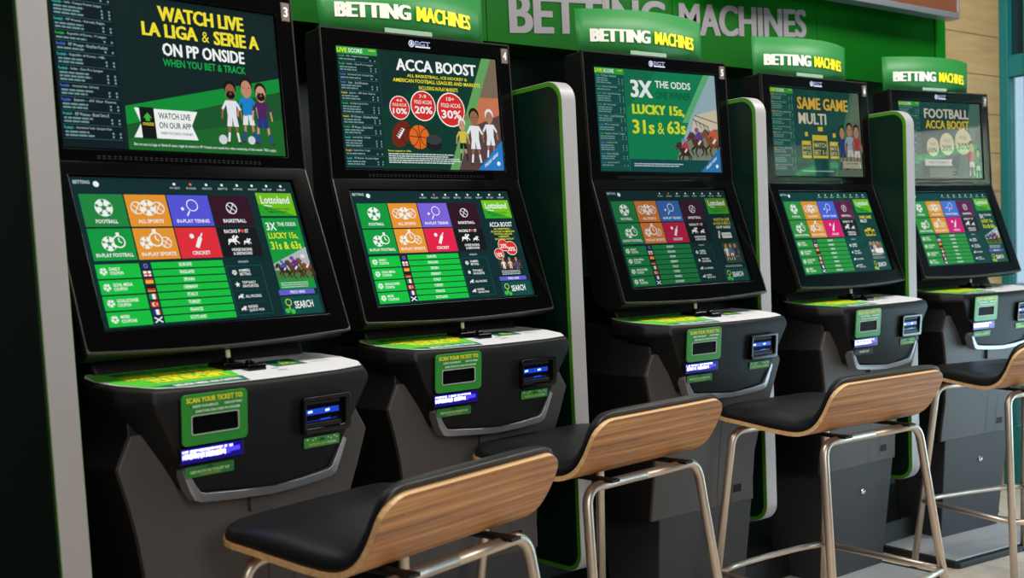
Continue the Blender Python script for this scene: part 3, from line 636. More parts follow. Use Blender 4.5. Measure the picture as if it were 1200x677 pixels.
    mpN = lambda u, v, h: (-.189 + .13 * u, fy(-.4155 - .0885 * v, .0042 + h), Z(-.4155 - .0885 * v))
    out = rrect(-.189, -.504, -.059, -.4155, .009, 5)
    mpp = lambda a, b, h: (a, fy(b, h), Z(b))
    inn = rrect(-.1715, -.4865, -.0765, -.4515, .005, 5)
    GP = mat('green_scanner_plate', (44, 138, 48), .4)
    sp = ring_plate('scanner_plate', out, inn, mpp, .004, GP, T, bevel=.0008)
    ring_plate('window_rim', inn, rrect(-.1695, -.4845, -.0785, -.4535, .004, 5), lambda a, b, h: mpp(a, b, h + .0015), .0032, mat('pale_rim', (170, 180, 170), .3), sp)
    prism('scanner_window', rrect(-.1715, Z(-.4865), -.0765, Z(-.4515), .005, 4), fas_y(-.46) - .0025, fas_y(-.46) + .004, 'y', HOLE, sp)
    N.text('SCAN YOUR TICKET TO:', .07, .065, .93, .165, (240, 226, 50), 1, .03); N.text('CHECK YOUR RESULTS', .16, .215, .54, .262, WH, 1, .02); N.text('CASH OUT EARLY', .64, .215, .92, .262, WH, 1, .02); N.text('SCAN YOUR CASH CARD OR VOUCHER', .2, .315, .88, .362, WH, 1, .02)
    for x, y in ((.12, .24), (.6, .24), (.165, .34)): N.poly([(x, y - .022), (x + .02, y), (x, y + .022)], (6, 60, 30), 1)
    N.build('scanner_lettering', mpN, PRINTG, sp, dl=.0002)
    # ticket outlet, lit blue
    tk = boxes('ticket_outlet', [(-.194, -.066, fas_y(-.52) - .004, fas_y(-.52) + .006, Z(-.5355), Z(-.5065))], GLOSS, T, bevel=.003)
    r = random.Random(num); bl = mat('ticket_light', (30, 20, 160), .3, emit=(80, 66, 240), estr=1.2); bl2 = mat('ticket_light_white', (120, 120, 255), .3, emit=(200, 200, 255), estr=2.6); bl3 = mat('ticket_light_deep', (10, 5, 60), .3, emit=(24, 10, 150), estr=.5)
    V = []; F = []; mi = []
    def q(x0, x1, z0, z1, h, i):
        o = len(V); yy = fas_y((z0 + z1) / 2) - .0045 - h
        V.extend([(x0, yy, Z(z0)), (x1, yy, Z(z0 + .0008)), (x1, yy, Z(z1 + .0008)), (x0, yy, Z(z1))]); F.append((o, o + 1, o + 2, o + 3)); mi.append(i)
    q(-.191, -.070, -.534, -.508, 0, 2); q(-.191, -.096, -.5275, -.511, .0004, 0); q(-.096, -.076, -.524, -.516, .0004, 0)
    for k in range(40):
        x = -.190 + k * .0025; w = r.uniform(.0014, .0032)
        if r.random() < .9: q(x, x + w, -.5155 + r.uniform(-.001, .001), -.5115, .0008, 1)
        if k < 34 and r.random() < .9: q(x, x + w, -.5262 + r.uniform(-.0014, .001), -.5175 + r.uniform(-.0014, .0006), .0008, 1)
    mesh_obj('ticket_light', V, F, [bl, bl2, bl3], tk, midx=mi)
    K = Art(.096 / .0195); mpK = lambda u, v, h: (-.183 + .096 * u, fy(-.5405 - .0195 * v, .0006 + h), Z(-.5405 - .0195 * v))
    if num == 6:
        K.poly(rr01(5), (12, 12, 13), 1); K.text('TICKET OUT', .25, .3, .78, .65, WH, 2, .02); K.build('ticket_label', mpK, PRINTG, T)
    else:
        K.poly(rr01(5), (40, 118, 52), 1); K.poly([(.4, .3), (.5, .02), (.6, .3)], (10, 70, 44), 2); K.text('KEEP AN EYE ON YOUR BET SLIP', .1, .4, .9, .66, (200, 226, 160), 3, .02); K.text('& THE LATEST OFFERS', .28, .74, .72, .88, (180, 190, 60), 3, .01); K.build('ticket_label', mpK, PRINTG, T)
    # banknote acceptor
    bo = rrect(.0585, -.5195, .1725, -.449, .008, 5); bi = rrect(.0665, -.508, .158, -.4565, .003, 5)
    def mpb(a, b, h): return (a, fas_y(b) + .0006 * 0 - h + (.004 * max(0, a) / .17), Z(b))
    ac = ring_plate('banknote_acceptor', bo, bi, mpb, .011, GLOSS, T, bevel=.002)
    prism('acceptor_mouth', rrect(.0665, Z(-.508), .158, Z(-.4565), .003, 4), fas_y(-.48) - .0018, fas_y(-.48) + .004, 'y', HOLE, ac)
    boxes('acceptor_lip', [(.067, .147, fas_y(-.5) - .008, fas_y(-.5) - .001, Z(-.5075), Z(-.4985)), (.067, .147, fas_y(-.5) - .008, fas_y(-.5) - .001, Z(-.464), Z(-.4575))], BLACKP, ac, bevel=.001)
    V = []; F = []; mi = []
    q(.0685, .144, -.483, -.4725, .0, 0); q(.0685, .14, -.4965, -.4935, .0, 2); q(.072, .082, -.4795, -.4755, .0004, 1); q(.112, .122, -.4795, -.4755, .0004, 1); q(.10, .124, -.4955, -.492, .0004, 0)
    mesh_obj('acceptor_light', V, F, [mat('note_light', (8, 20, 90), .3, emit=(18, 62, 190), estr=1.0), mat('note_led', (120, 160, 255), .3, emit=(150, 195, 255), estr=2.6), mat('note_light_dim', (5, 10, 50), .3, emit=(8, 24, 110), estr=.8)], ac, midx=mi)
    Q = Art(.083 / .0195); mpQ = lambda u, v, h: (.067 + .083 * u, fy(-.5265 - .0195 * v, -.003 + h), Z(-.5265 - .0195 * v))
    Q.poly(rr01(4), (64, 156, 66), 1); Q.poly([(.38, .42), (.5, .12), (.62, .42)], (10, 70, 44), 2); Q.text('NOTES', .14, .6, .32, .82, (236, 220, 50), 3, .02); Q.text('IN & CASH', .35, .6, .6, .82, (236, 220, 50), 3, .02); Q.text('VOUCHERS', .63, .6, .9, .82, WH, 3, .02)
    for x, y in ((.1, .2), (.25, .3), (.32, .14), (.68, .2), (.76, .34), (.85, .15), (.92, .3)): Q.ell(x, y, .02, WH, 2, n=8)
    Q.build('note_label', mpQ, PRINTG, T)
    # display housing: side profile
    prof = [(up_y(.358) + .004, Z(.358)), (up_y(0) + .004, Z(0)), (-.128 + .006, Z(-.338)), (-.11, Z(-.352)), (-.05, Z(-.36)), (.0, Z(-.335)), (.03, Z(-.2)), (.085, Z(-.05)), (.085, Z(.345)), (.075, Z(.358))]
    prism('display_housing', prof, -.2795, .2795, 'x', BLACKP, T, bevel=.004)
    # upper bezel, its screen
    ou = rrect(-.2815, -.001, .2815, .3585, .004, 3); iu = rrect(-.2425, .0245, .2425, .3215, .003, 3)
    ub = ring_plate('upper_bezel', ou, iu, up_pt, .006, GLOSS, T, bevel=.0015)
    prism('edge_strip', [(up_y(.358) - .007, Z(.3555)), (up_y(.358) - .007, Z(.3595)), (up_y(.358) + .01, Z(.3595)), (up_y(.358) + .01, Z(.3555))], -.282, .282, 'x', EDGE, ub)
    for s in (-1, 1):
        x = .2822 * s
        prism('edge_strip', [(up_y(.358) - .0075, Z(.359)), (up_y(0) - .0085, Z(-.001)), (up_y(0) + .0, Z(-.001)), (up_y(.358) + .001, Z(.359))], x - .0016, x + .0016, 'x', EDGE, ub)
    P = promo(num); P.build('upper_screen', lambda u, v, h: up_pt(-SW / 2 + u * SW, .318 - v * .290, .001 + h), print_mat('lit_promo_%d' % num, .03, promo_e, .5, coat=.0), T, dl=.00025)
    # speaker grille between the displays
    boxes('speaker_grille', [(-.18 + k * .0105, -.18 + k * .0105 + .006, up_y(.012) - .0068, up_y(.012) - .0052, Z(.008 + j * .004), Z(.0098 + j * .004)) for k in range(34) for j in range(2)], mat('grille_dark', (14, 14, 15), .5), T)
    # lower bezel: bottom edge sags a little
    n = 6; Lb = LT
    ol = [(.2805, 0), (-.2805, 0), (-.283, Lb - .004), (-.279, Lb)] + [(-.279 + .558 * k / 10, Lb + .009 * math.sin(PI * k / 10)) for k in range(1, 10)] + [(.279, Lb), (.283, Lb - .004)]
    il0 = [(.242, .026), (-.242, .026), (-.242, .312), (-.242, .323)] + [(-.242 + .484 * k / 10, .323) for k in range(1, 10)] + [(.242, .323), (.242, .312)]
    lb = ring_plate('lower_bezel', ol, il0, low_pt, .007, GLOSS, T, bevel=.0015)
    V = []; F = []
    pth = [(-.2795, .0), (-.2825, Lb - .004), (-.279, Lb + .0005)] + [(-.279 + .558 * k / 10, Lb + .0005 + .009 * math.sin(PI * k / 10)) for k in range(1, 10)] + [(.279, Lb + .0005), (.2825, Lb - .004), (.2795, .0)]
    for (xa, sa) in pth:
        cx = xa + (.003 if xa > 0 else -.003) * (1 if abs(xa) > .278 else 0); cs = sa + (.0045 if sa > Lb - .01 else 0)
        V += [low_pt(xa, sa, .0078), low_pt(cx, cs, .0078), low_pt(cx, cs, -.006), low_pt(xa, sa, -.006)]
    for k in range(len(pth) - 1):
        for j in range(4): F.append((k * 4 + j, k * 4 + (j + 1) % 4, (k + 1) * 4 + (j + 1) % 4, (k + 1) * 4 + j))
    F += [(0, 1, 2, 3), tuple((len(pth) - 1) * 4 + j for j in range(4))]
    mesh_obj('edge_strip', V, F, EDGE, lb, bevel=.0008)
    M = betting_menu(num); M.build('touch_screen', lambda u, v, h: low_pt(-SW / 2 + u * SW, .029 + v * SH, .001 + h), print_mat('lit_menu_%d' % num, .05, menu_e, .5), T, dl=.00025)
    # number plate and round badge with lettering on the top bezel
    NP = Art(.018 / .036); NP.rect(0, 0, 1, 1, (108, 96, 90), 1); NP.text(str(num), .2, .22, .8, .78, WH, 2, .02, res=4)
    boxes('number_plate', [(.2565, .2765, up_y(.33) - .0085, up_y(.33) - .004, Z(.3095), Z(.3475))], PLATE, T)
    NP.build('plate_number', lambda u, v, h: (.2575 + .018 * u, up_y(.33) - .0087 - h, Z(.3465 - .036 * v)), PRINTG, T)
    B = Art(.066 / .018); B.ell(.13, .5, .13, (220, 226, 240), 1); B.ell(.13, .5, .105, (70, 90, 160), 2); B.poly([(.07, .78), (.13, .14), (.19, .78), (.155, .78), (.13, .45), (.105, .78)], (220, 226, 240), 3)
    B.text('BGT', .3, .1, .98, .68, (196, 202, 226), 1, .05); B.text('BGT', .315, .16, .965, .62, (52, 66, 140), 2, .01); B.rect(.3, .76, .98, .95, (200, 204, 220), 1)
    B.build('maker_badge', lambda u, v, h: (-.035 + .066 * u, up_y(.337) - .0072 - h, Z(.3465 - .018 * v)), PRINTG, T)
    # curved header card
    w0 = .247; zb, zt = .348, .486
    def arc(x, h=0):
        R = 1 - (x / w0) ** 2
        return .062 - .055 * R - h
    V = []; F = []; ns = 24
    for k in range(ns + 1):
        x = -w0 + 2 * w0 * k / ns; xt = x * (1.0 + (.04 if x < 0 else -.015))
        V += [(x, arc(x), Z(zb)), (xt, arc(x) - .004, Z(zt)), (x, arc(x) + .0012, Z(zb)), (xt, arc(x) - .0028, Z(zt))]
    for k in range(ns):
        a, b = k * 4, k * 4 + 4
        F += [(a, b, b + 1, a + 1), (a + 2, b + 2, b + 3, a + 3), (a + 1, b + 1, b + 3, a + 3), (a, b, b + 2, a + 2)]
    F += [(0, 1, 3, 2), (ns * 4, ns * 4 + 1, ns * 4 + 3, ns * 4 + 2)]
    hc = mesh_obj('header_card', V, F, mat('green_header_card', (34, 118, 52), .45, spec=.3, bump=.25, bscale=150), T)
    for p in hc.data.polygons: p.use_smooth = abs(p.normal.z) < .7
    H = Art(5.0)
    H.text('BETTING', 0, 0, .485, 1, (214, 216, 208), 1, .04, res=3); H.text('MACHINES', .525, 0, 1, 1, (240, 220, 30), 1, .03, res=3)
    def mpH(u, v, h):
        x = -.214 + .40 * u; return (x, arc(x) - .0028 - .0015 - h, Z(.4315 - .0365 * v))
    H.build('header_lettering', mpH, PRINTG, hc)
    prism('card_clip', [(-.10, Z(.352)), (.04, Z(.352)), (.04, Z(.371)), (-.10, Z(.371))], .002, .0035, 'y', CLEAR, hc)
    bpy.data.objects.remove(c)
    return T

def rr01(asp, r=.12, n=4):
    """rounded unit rectangle for an Art of the given aspect"""
    return [(x, y) for x, y in rrect2(asp, r, n)]
def rrect2(asp, r, n):
    P = []; ru, rv = r / asp, r
    for cx, cy, a in ((1 - ru, 1 - rv, 0), (ru, 1 - rv, 90), (ru, rv, 180), (1 - ru, rv, 270)):
        for k in range(n + 1):
            t = math.radians(a + 90 * k / n); P.append((cx + ru * math.cos(t), cy + rv * math.sin(t)))
    return P
def lathe_y(name, x, z, y, prof, m, parent, seg=20):
    """turned part pointing to -y from (x, y, z)"""
    V = []; F = []
    for r, d in prof:
        for k in range(seg):
            a = 2 * PI * k / seg; V.append((x + r * math.cos(a), y - d, z + r * math.sin(a)))
    for i in range(len(prof) - 1):
        for k in range(seg):
            j = (k + 1) % seg; F.append((i * seg + k, i * seg + j, (i + 1) * seg + j, (i + 1) * seg + k))
    return mesh_obj(name, V, F, m, parent, smooth=True)

TERM = [
    (3, -.737, -.231, math.radians(7.94), 'black betting terminal number 3 beside the leftmost divider, promo screen about watching live', .95, .95),
    (4, 0, 0, 0, 'black betting terminal number 4, upper screen with basketball and sports offer in red circles', .95, 1.0),
    (5, .801, -.042, math.radians(-2.21), 'black betting terminal number 5, upper screen with 3X the odds and race horses', .8, .62),
    (6, 1.6206, .0086, math.radians(-.88), 'black betting terminal number 6, upper screen reading same game multi', .62, .85),
    (7, 2.4074, .0198, math.radians(-6.4), 'black betting terminal number 7 by the window, farthest of the row', .62, .85)]
for num, X, Y, A, lab, pe, me_ in TERM:
    terminal(num, X, Y, A, lab, pe, me_, plate_x=(-.42, .30) if num == 7 else ((-.28, .2) if num == 6 else (-.2, .2)), front=-.35 if num == 7 else (-.34 if num == 6 else -.15))

# ---------------------------------------------------------------- dividers between terminals
def divider(x, y0, w, label, y1=.24, top=1.598):
    D = empty('divider_panel', (x + w / 2, (y0 + y1) / 2, 0)); tag(D, label, 'divider', 'rounded dividers between the terminals')
    h = w / 2; ya, yb = y0 - (y0 + y1) / 2, y1 - (y0 + y1) / 2
    z0, z1, r = .302, top, .055
    def prof(i, rr):
        P = [(yb, z1 - i)]
        for k in range(9):
            t = math.radians(90 + 90 * k / 8); P.append((ya + i + rr + rr * math.cos(t), z1 - i - rr + rr * math.sin(t)))
        for k in range(9):
            t = math.radians(180 + 90 * k / 8); P.append((ya + i + rr + rr * math.cos(t), z0 + i + rr + rr * math.sin(t)))
        P.append((yb, z0 + i)); return P
    prism('panel_core', prof(.0, r), -h, h, 'x', WHITEP, D, bevel=.0015)
    for s in (-1, 1):
        e = h + .0008
        prism('border_band', prof(.0015, r), s * (h - .001), s * e, 'x', GREENB, D)
        prism('side_face', prof(.013, r - .012), s * (e - .001), s * (e + .0008), 'x', DKGREEN, D)
    return D
divider(-1.0849, -.46, .0474, 'white edged divider at the far left of the row, nearest the camera', top=1.66)
divider(.321, -.16, .0474, 'white edged green divider between terminals 4 and 5')
divider(1.0892, -.16, .0474, 'white edged green divider between terminals 5 and 6')
divider(1.91, -.142, .0474, 'white edged green divider between terminals 6 and 7')

# ---------------------------------------------------------------- bar stools
def shell_profile():
    ctrl = [(.216, -.668), (.18, -.6725), (.14, -.6755), (.10, -.679), (.03, -.686), (-.03, -.691), (-.085, -.692), (-.125, -.682), (-.155, -.662), (-.178, -.632), (-.196, -.600), (-.212, -.568), (-.218, -.555)]
    P = [Vector((y, z + FZ)) for y, z in ctrl]; out = []
    for i in range(len(P) - 1):
        a = P[max(i - 1, 0)]; b = P[i]; c = P[i + 1]; d = P[min(i + 2, len(P) - 1)]
        for k in range(4):
            t = k / 4
            out.append(.5 * ((2 * b) + (c - a) * t + (2 * a - 5 * b + 4 * c - d) * t * t + (3 * b - a - 3 * c + d) * t ** 3))
    out.append(P[-1]); return out
SP = shell_profile()
def seat_parts(root):
    n = len(SP); S = [0]
    for i in range(1, n): S.append(S[-1] + (SP[i] - SP[i - 1]).length)
    L = S[-1]; hb = .224
    nor = []
    for i in range(n):
        t = (SP[min(i + 1, n - 1)] - SP[max(i - 1, 0)]).normalized(); nor.append(Vector((t.y, -t.x)) * 1.0)
    # inner side = up on the seat, forward on the back
    nor = [v if v.y > 0 or v.x > 0 else -v for v in nor]
    def hw(s, ins=0):
        f = .06; b = .048; w = hb - ins
        if s < f: w -= f - math.sqrt(max(0, f * f - (f - s) ** 2))
        if s > L - b: q = b - (L - s); w -= b - math.sqrt(max(0, b * b - q * q))
        return w
    # resample with dense ends
    ss = [0, .0015, .005, .010, .017, .027, .04, .06] + [.06 + (L - .048 - .06) * k / 22 for k in range(1, 23)] + [L - .034, L - .022, L - .012, L - .005, L - .0015, L]
    def at(s):
        if s > L: p0, n0 = at(L); return p0 + (SP[-1] - SP[-2]).normalized() * (s - L), n0
        for i in range(n - 1):
            if s <= S[i + 1] + 1e-9:
                t = (s - S[i]) / (S[i + 1] - S[i]); return SP[i].lerp(SP[i + 1], t), nor[i].lerp(nor[i + 1], t).normalized()
        return SP[-1], nor[-1]
    nt = 20; TS = [math.sin(PI / 2 * (-1 + 2 * k / nt)) for k in range(nt + 1)]
    th = .0105
    V = []; F = []; mi = []
    m = len(ss); W = nt + 1
    for side in (0, 1):
        for s in ss:
            p, nn = at(s)
            for t in TS:
                q = p + nn * (th * side); V.append((t * hw(s), q.x, q.y))
    for side in (0, 1):
        o = side * m * W
        for i in range(m - 1):
            for k in range(nt):
                F.append((o + i * W + k, o + i * W + k + 1, o + (i + 1) * W + k + 1, o + (i + 1) * W + k)); mi.append(0 if side == 0 else 0)
    per = [(0, k) for k in range(W)] + [(i, nt) for i in range(1, m)] + [(m - 1, k) for k in range(nt - 1, -1, -1)] + [(i, 0) for i in range(m - 2, 0, -1)]
    for a in range(len(per)):
        b = per[(a + 1) % len(per)]; c = per[a]; i0 = c[0] * W + c[1]; i1 = b[0] * W + b[1]
        F.append((i0, i1, m * W + i1, m * W + i0)); mi.append(1)
    o = mesh_obj('seat_shell', V, F, [WALNUT, PLY], root, midx=mi)
    for p in o.data.polygons: p.use_smooth = p.material_index == 0
    # cushion
    V = []; F = []
    def H(i, t):
        s = ss[i]; e = min(s, L - s); a = max(0.0, 1 - (1 - min(1, e / .02)) ** 2.2) ** .5 if e < .02 else 1
        b = max(0.0, 1 - abs(t) ** 9) ** .5
        g = (.031 - .003 * max(0, min(1, (s - L * .5) / (L * .45)))) * (.55 + .45 * min(1, s / .13) ** .8)
        return g * a * b
    TC = [math.copysign(1 - (1 - abs(x)) ** 1.7, x) for x in [-1 + 2 * k / nt for k in range(nt + 1)]]
    for side in (0, 1):
        for i, s in enumerate(ss):
            p, nn = at(s + .009 * (s / L) ** 3)
            for t in TC:
                lip = .005
                h = th + .0003 if side == 0 else th + lip + H(i, t)
                q = p + nn * h; V.append((t * (hw(s, .003)), q.x, q.y))
    for side in (0, 1):
        o = side * m * W
        for i in range(m - 1):
            for k in range(nt): F.append((o + i * W + k, o + i * W + k + 1, o + (i + 1) * W + k + 1, o + (i + 1) * W + k))
    for a in range(len(per)):
        b = per[(a + 1) % len(per)]; c = per[a]; i0 = c[0] * W + c[1]; i1 = b[0] * W + b[1]
        F.append((i0, i1, m * W + i1, m * W + i0))
    mesh_obj('seat_cushion', V, F, VINYL, root, smooth=True)
    # two upholstery screws showing on the back
    V = []; F = []
    for x in (-.17, .17):
        p, nn = at(L - .035)
        for k in range(8):
            a = 2 * PI * k / 8; q = p - nn * .0012; V.append((x + .0026 * math.cos(a), q.x + .0, q.y + .0026 * math.sin(a)))
        F.append(tuple(range(len(V) - 8, len(V))))
    mesh_obj('screw_cap', V, F, mat('screw_cap', (160, 118, 80), .4), root)

HX, YF, YB, ZT, SX, SYF, SYB, ZR = .194, .158, -.147, -.706, .053, .068, .073, -1.103
def leg_pt(sx, f, z):
    t = (ZT - z) / (ZT + FZ); x = sx * (HX + SX * t); y = (YF + SYF * t) if f else (YB - SYB * t); return Vector((x, y, z + FZ))
def make_stool():
    root = empty('bar_stool', (0, 0, 0))
    seat_parts(root)
    for f in (1, 0):
        for s in (-1, 1):
            top = leg_pt(s, f, ZT); foot = leg_pt(s, f, -FZ + .004); mid = Vector((0, top.y, top.z))
            o = tube('leg', fillet([foot, top, mid], .045, 9), .0112, STEEL, root)
            g = tube('glide', [foot + Vector((0, 0, -.0035)), foot + Vector((0, 0, .01))], .0125, BLACKP, o)
    c = {(s, f): leg_pt(s, f, ZR) for s in (-1, 1) for f in (0, 1)}
    for a, b in (((-1, 1), (1, 1)), ((-1, 0), (1, 0)), ((-1, 0), (-1, 1)), ((1, 0), (1, 1))):
        p, q = c[a], c[b]
        if a[1] == b[1]:
            out = Vector((0, .022 if a[1] else -.022, 0)); pts = [p, p.lerp(q, .2) + out * .8, p.lerp(q, .5) + out, p.lerp(q, .8) + out * .8, q]
            pts = fillet(pts, .2, 4)
        else: pts = [p, p.lerp(q, .5), q]
        tube('foot_rail', pts, .0088, STEEL, root)
    # mounting rails under the seat
    for x in (-.13, .13): boxes('seat_rail', [(x - .014, x + .014, -.175, .165, FZ - .7, FZ - .6935)], BLACKP, root, bevel=.001)
    return root
proto = make_stool()
def kids(o): return [c for c in bpy.data.objects if c.parent is o]
def copy_tree(o, parent=None):
    c = o.copy(); COL.objects.link(c); c.parent = parent
    for k in kids(o): copy_tree(k, c)
    return c
STOOLS = [(-.591, -.690, .239, 'walnut backed black bar stool nearest the camera, in front of terminal 3'),
          (.152, -.412, .093, 'walnut backed black bar stool in front of terminal 4, second from the left'),
          (.935, -.489, -.057, 'walnut backed black bar stool in front of terminal 5, third from the left'),
          (2.030, -.458, -.303, 'walnut backed black bar stool cut off by the right edge, before terminal 7')]
for i, (x, y, a, lab) in enumerate(STOOLS):
    o = proto if i == 0 else copy_tree(proto)
    o.location = (x, y, 0); o.rotation_euler.z = a
    tag(o, lab, 'bar stool', 'bar stools along the terminals')

# ---------------------------------------------------------------- room
def struct(o): o['kind'] = 'structure'; return o
fm = bpy.data.materials.new('pale_floor'); fm.use_nodes = True
nt = fm.node_tree; b = nt.nodes['Principled BSDF']; tc = nt.nodes.new('ShaderNodeTexCoord'); n1 = nt.nodes.new('ShaderNodeTexNoise'); n1.inputs['Scale'].default_value = 14; n1.inputs['Detail'].default_value = 6
rp = nt.nodes.new('ShaderNodeValToRGB'); rp.color_ramp.elements[0].color = lin((220, 200, 180)); rp.color_ramp.elements[1].color = lin((240, 226, 210)); rp.color_ramp.elements[0].position = .35; rp.color_ramp.elements[1].position = .7
nt.links.new(tc.outputs['Object'], n1.inputs['Vector']); nt.links.new(n1.outputs['Fac'], rp.inputs['Fac']); nt.links.new(rp.outputs['Color'], b.inputs['Base Color']); b.inputs['Roughness'].default_value = .35
struct(boxes('floor', [(-5, 3.9, -6, .6, -.1, 0)], fm))
WB = mat('back_wall_dark_green', (2, 26, 20), .5)
struct(boxes('wall_back', [(-5, 2.84, .42, .6, 0, 3.0)], WB))
struct(boxes('trim_1', [(-5, 2.84, .04, .42, 0, .10)], mat('black_plinth_shade', (6, 7, 7), .6)))  # black plinth, its height also stands in for shade on the wall foot
# wooden wall section right of the sign
wm = bpy.data.materials.new('tan_boards'); wm.use_nodes = True
nt = wm.node_tree; b = nt.nodes['Principled BSDF']; tc = nt.nodes.new('ShaderNodeTexCoord'); mp = nt.nodes.new('ShaderNodeMapping'); mp.inputs['Scale'].default_value = (3, 3, 26)
n1 = nt.nodes.new('ShaderNodeTexNoise'); n1.inputs['Scale'].default_value = 1.6; n1.inputs['Detail'].default_value = 5
rp = nt.nodes.new('ShaderNodeValToRGB'); rp.color_ramp.elements[0].color = lin((158, 134, 92)); rp.color_ramp.elements[1].color = lin((176, 150, 106)); rp.color_ramp.elements[0].position = .3; rp.color_ramp.elements[1].position = .7
sx = nt.nodes.new('ShaderNodeSeparateXYZ'); md = nt.nodes.new('ShaderNodeMath'); md.operation = 'MODULO'; md.inputs[1].default_value = .172
ad = nt.nodes.new('ShaderNodeMath'); ad.operation = 'ADD'; ad.inputs[1].default_value = .026 + .172 * 5 - .004
lt = nt.nodes.new('ShaderNodeMath'); lt.operation = 'LESS_THAN'; lt.inputs[1].default_value = .006
mx = nt.nodes.new('ShaderNodeMixRGB'); mx.inputs['Color2'].default_value = lin((120, 98, 66))
nt.links.new(tc.outputs['Object'], mp.inputs['Vector']); nt.links.new(mp.outputs['Vector'], n1.inputs['Vector']); nt.links.new(n1.outputs['Fac'], rp.inputs['Fac'])
nt.links.new(tc.outputs['Object'], sx.inputs['Vector']); nt.links.new(sx.outputs['Z'], ad.inputs[0]); nt.links.new(ad.outputs[0], md.inputs[0]); nt.links.new(md.outputs[0], lt.inputs[0])
nt.links.new(lt.outputs[0], mx.inputs['Fac']); nt.links.new(rp.outputs['Color'], mx.inputs['Color1']); nt.links.new(mx.outputs['Color'], b.inputs['Base Color']); b.inputs['Roughness'].default_value = .55
struct(boxes('wall_back_wood', [(2.84, 3.45, .30, .6, 0, 3.0)], wm))

# sign bulkhead
SG = empty('sign_board', (.7, .33, 1.775)); tag(SG, 'long green sign board with large grey words BETTING MACHINES above the terminals', 'sign')
SGM = mat('sign_green', (0, 84, 5), .5, spec=.12); SGF = mat('sign_green_frame', (2, 98, 12), .5, spec=.12)
ox, oy, oz = .7, .33, 1.775
xs = [-3.5, -1.95, -1.16, -.375, .41, 1.19, 1.97, 2.765]
for a, c2 in zip(xs, xs[1:]):
    boxes('sign_panel', [(a + .0012 - ox, c2 - .0012 - ox, .25 - oy, .40 - oy, FZ + .428 - oz, FZ + 1.05 - oz)], SGM, SG, bevel=.001)
boxes('sign_end_strip', [(2.766 - ox, 2.838 - ox, .243 - oy, .40 - oy, FZ + .425 - oz, FZ + 1.06 - oz)], SGF, SG, bevel=.002)
U0 = [0, 1]
def mpS(u, v, h):
    u = U0[0] + u * U0[1]; x = .492 + 1.41 * u; zb = .4565 + (x - .492) * .0755; ht = .118 - .018 * u
    return (x - ox, .2485 - h - oy, FZ + zb + ht * (1 - v) - oz)
for wd_, a, b_ in (('BETTING', 0, .47), ('MACHINES', .515, .485)):
    U0[:] = [a, b_]; LT2 = Art(6.0); LT2.text(wd_, 0, 0, 1, 1, (126, 122, 128), 1, .04, res=6); LT2.build('sign_lettering', mpS, PRINTG, SG, dl=.001)

# wall mounted screen at the top right
TV = empty('wall_display', (2.04, .15, FZ + .70)); tag(TV, 'silver framed display panel with dull brown face, hung above the right end of the sign', 'display')
boxes('screen_case', [(-.72, .72, -.0, .06, -.0, .80)], mat('dark_display_case', (30, 28, 30), .4), TV, bevel=.004)
boxes('silver_frame', [(-.725, .725, -.012, .04, -.012, .012), (-.725, .725, -.012, .04, .788, .81), (-.725, -.70, -.012, .04, .012, .788), (.712, .725, -.012, .04, .012, .788)], SILV, TV, bevel=.003)
boxes('screen_face', [(-.70, .712, -.006, .0, .012, .788)], mat('brown_screen_face', (96, 54, 34), .3, emit=(96, 54, 34), estr=.3), TV)  # one flat brown over the whole face, slightly emissive
boxes('wall_bracket', [(-.3, .3, .06, .10, .2, .6)], BLACKP, TV)

# window side, x = 3.38
TEAL = mat('teal_window_frame', (16, 116, 118), .4, spec=.5); TEALD = mat('teal_recess', (6, 52, 60), .5)
WX = 3.38
struct(boxes('wall_right', [(WX + .10, WX + .16, -6, .30, 0, .02), (WX + .10, WX + .16, -6, .30, 2.9, 3.0)], TEALD))
W = empty('window_1', (WX, 0, 0)); W['kind'] = 'structure'
fr = [(0, .07, .268, .30, 0, 3), (0, .07, .19, .205, 0, 3)]
y = .19
yy = [.19 - .75 * k for k in range(0, 7)]
posts = [(0, .07, .262, .30, 0, 3.0)] + [(0, .07, q - .045, q, 0, 3.0) for q in yy]
rails = []
lo = [(.262, .19)] + [(q - .045, q - .75) for q in yy[:-1]]
for a, c2 in lo:
    rails += [(.005, .065, c2, a, 0, .28), (.005, .065, c2, a, 1.865, 1.96), (.005, .065, c2, a, 2.9, 3.0)]
boxes('window_frame', posts + rails, TEAL, W, bevel=.002)
boxes('window_pane', [(.03, .036, c2 + .001, a - .001, .28, 1.865) for a, c2 in lo], mat('clear_glass', (240, 250, 250), .0, trans=1.0, alpha=.3), W)
boxes('window_shade', [(.04, .05, c2 + .001, a - .001, 1.96, 2.9) for a, c2 in lo], TEALD, W)
# daylit street surface outside, lit by the sky
street = mat('bright_pavement', (235, 240, 245), .7)
struct(boxes('ground_outside', [(3.9, 30, -20, 20, -.15, -.05)], street))

# ---------------------------------------------------------------- lights
wd = bpy.data.worlds.new('World'); scn.world = wd; wd.use_nodes = True
nt = wd.node_tree; bg = nt.nodes['Background']
# daylight sky beyond the window side (+x), dim interior glow elsewhere
g = nt.nodes.new('ShaderNodeTexCoord'); s = nt.nodes.new('ShaderNodeSeparateXYZ'); mr = nt.nodes.new('ShaderNodeMapRange')
mr.inputs['From Min'].default_value = .835; mr.inputs['From Max'].default_value = .87
rp = nt.nodes.new('ShaderNodeMixRGB'); rp.inputs['Color1'].default_value = (.012, .012, .013, 1); rp.inputs['Color2'].default_value = (.55, .80, 1.0, 1)
nt.links.new(g.outputs['Generated'], s.inputs[0]); nt.links.new(s.outputs['X'], mr.inputs['Value']); nt.links.new(mr.outputs['Result'], rp.inputs['Fac']); nt.links.new(rp.outputs['Color'], bg.inputs['Color'])
bg.inputs['Strength'].default_value = 1.0

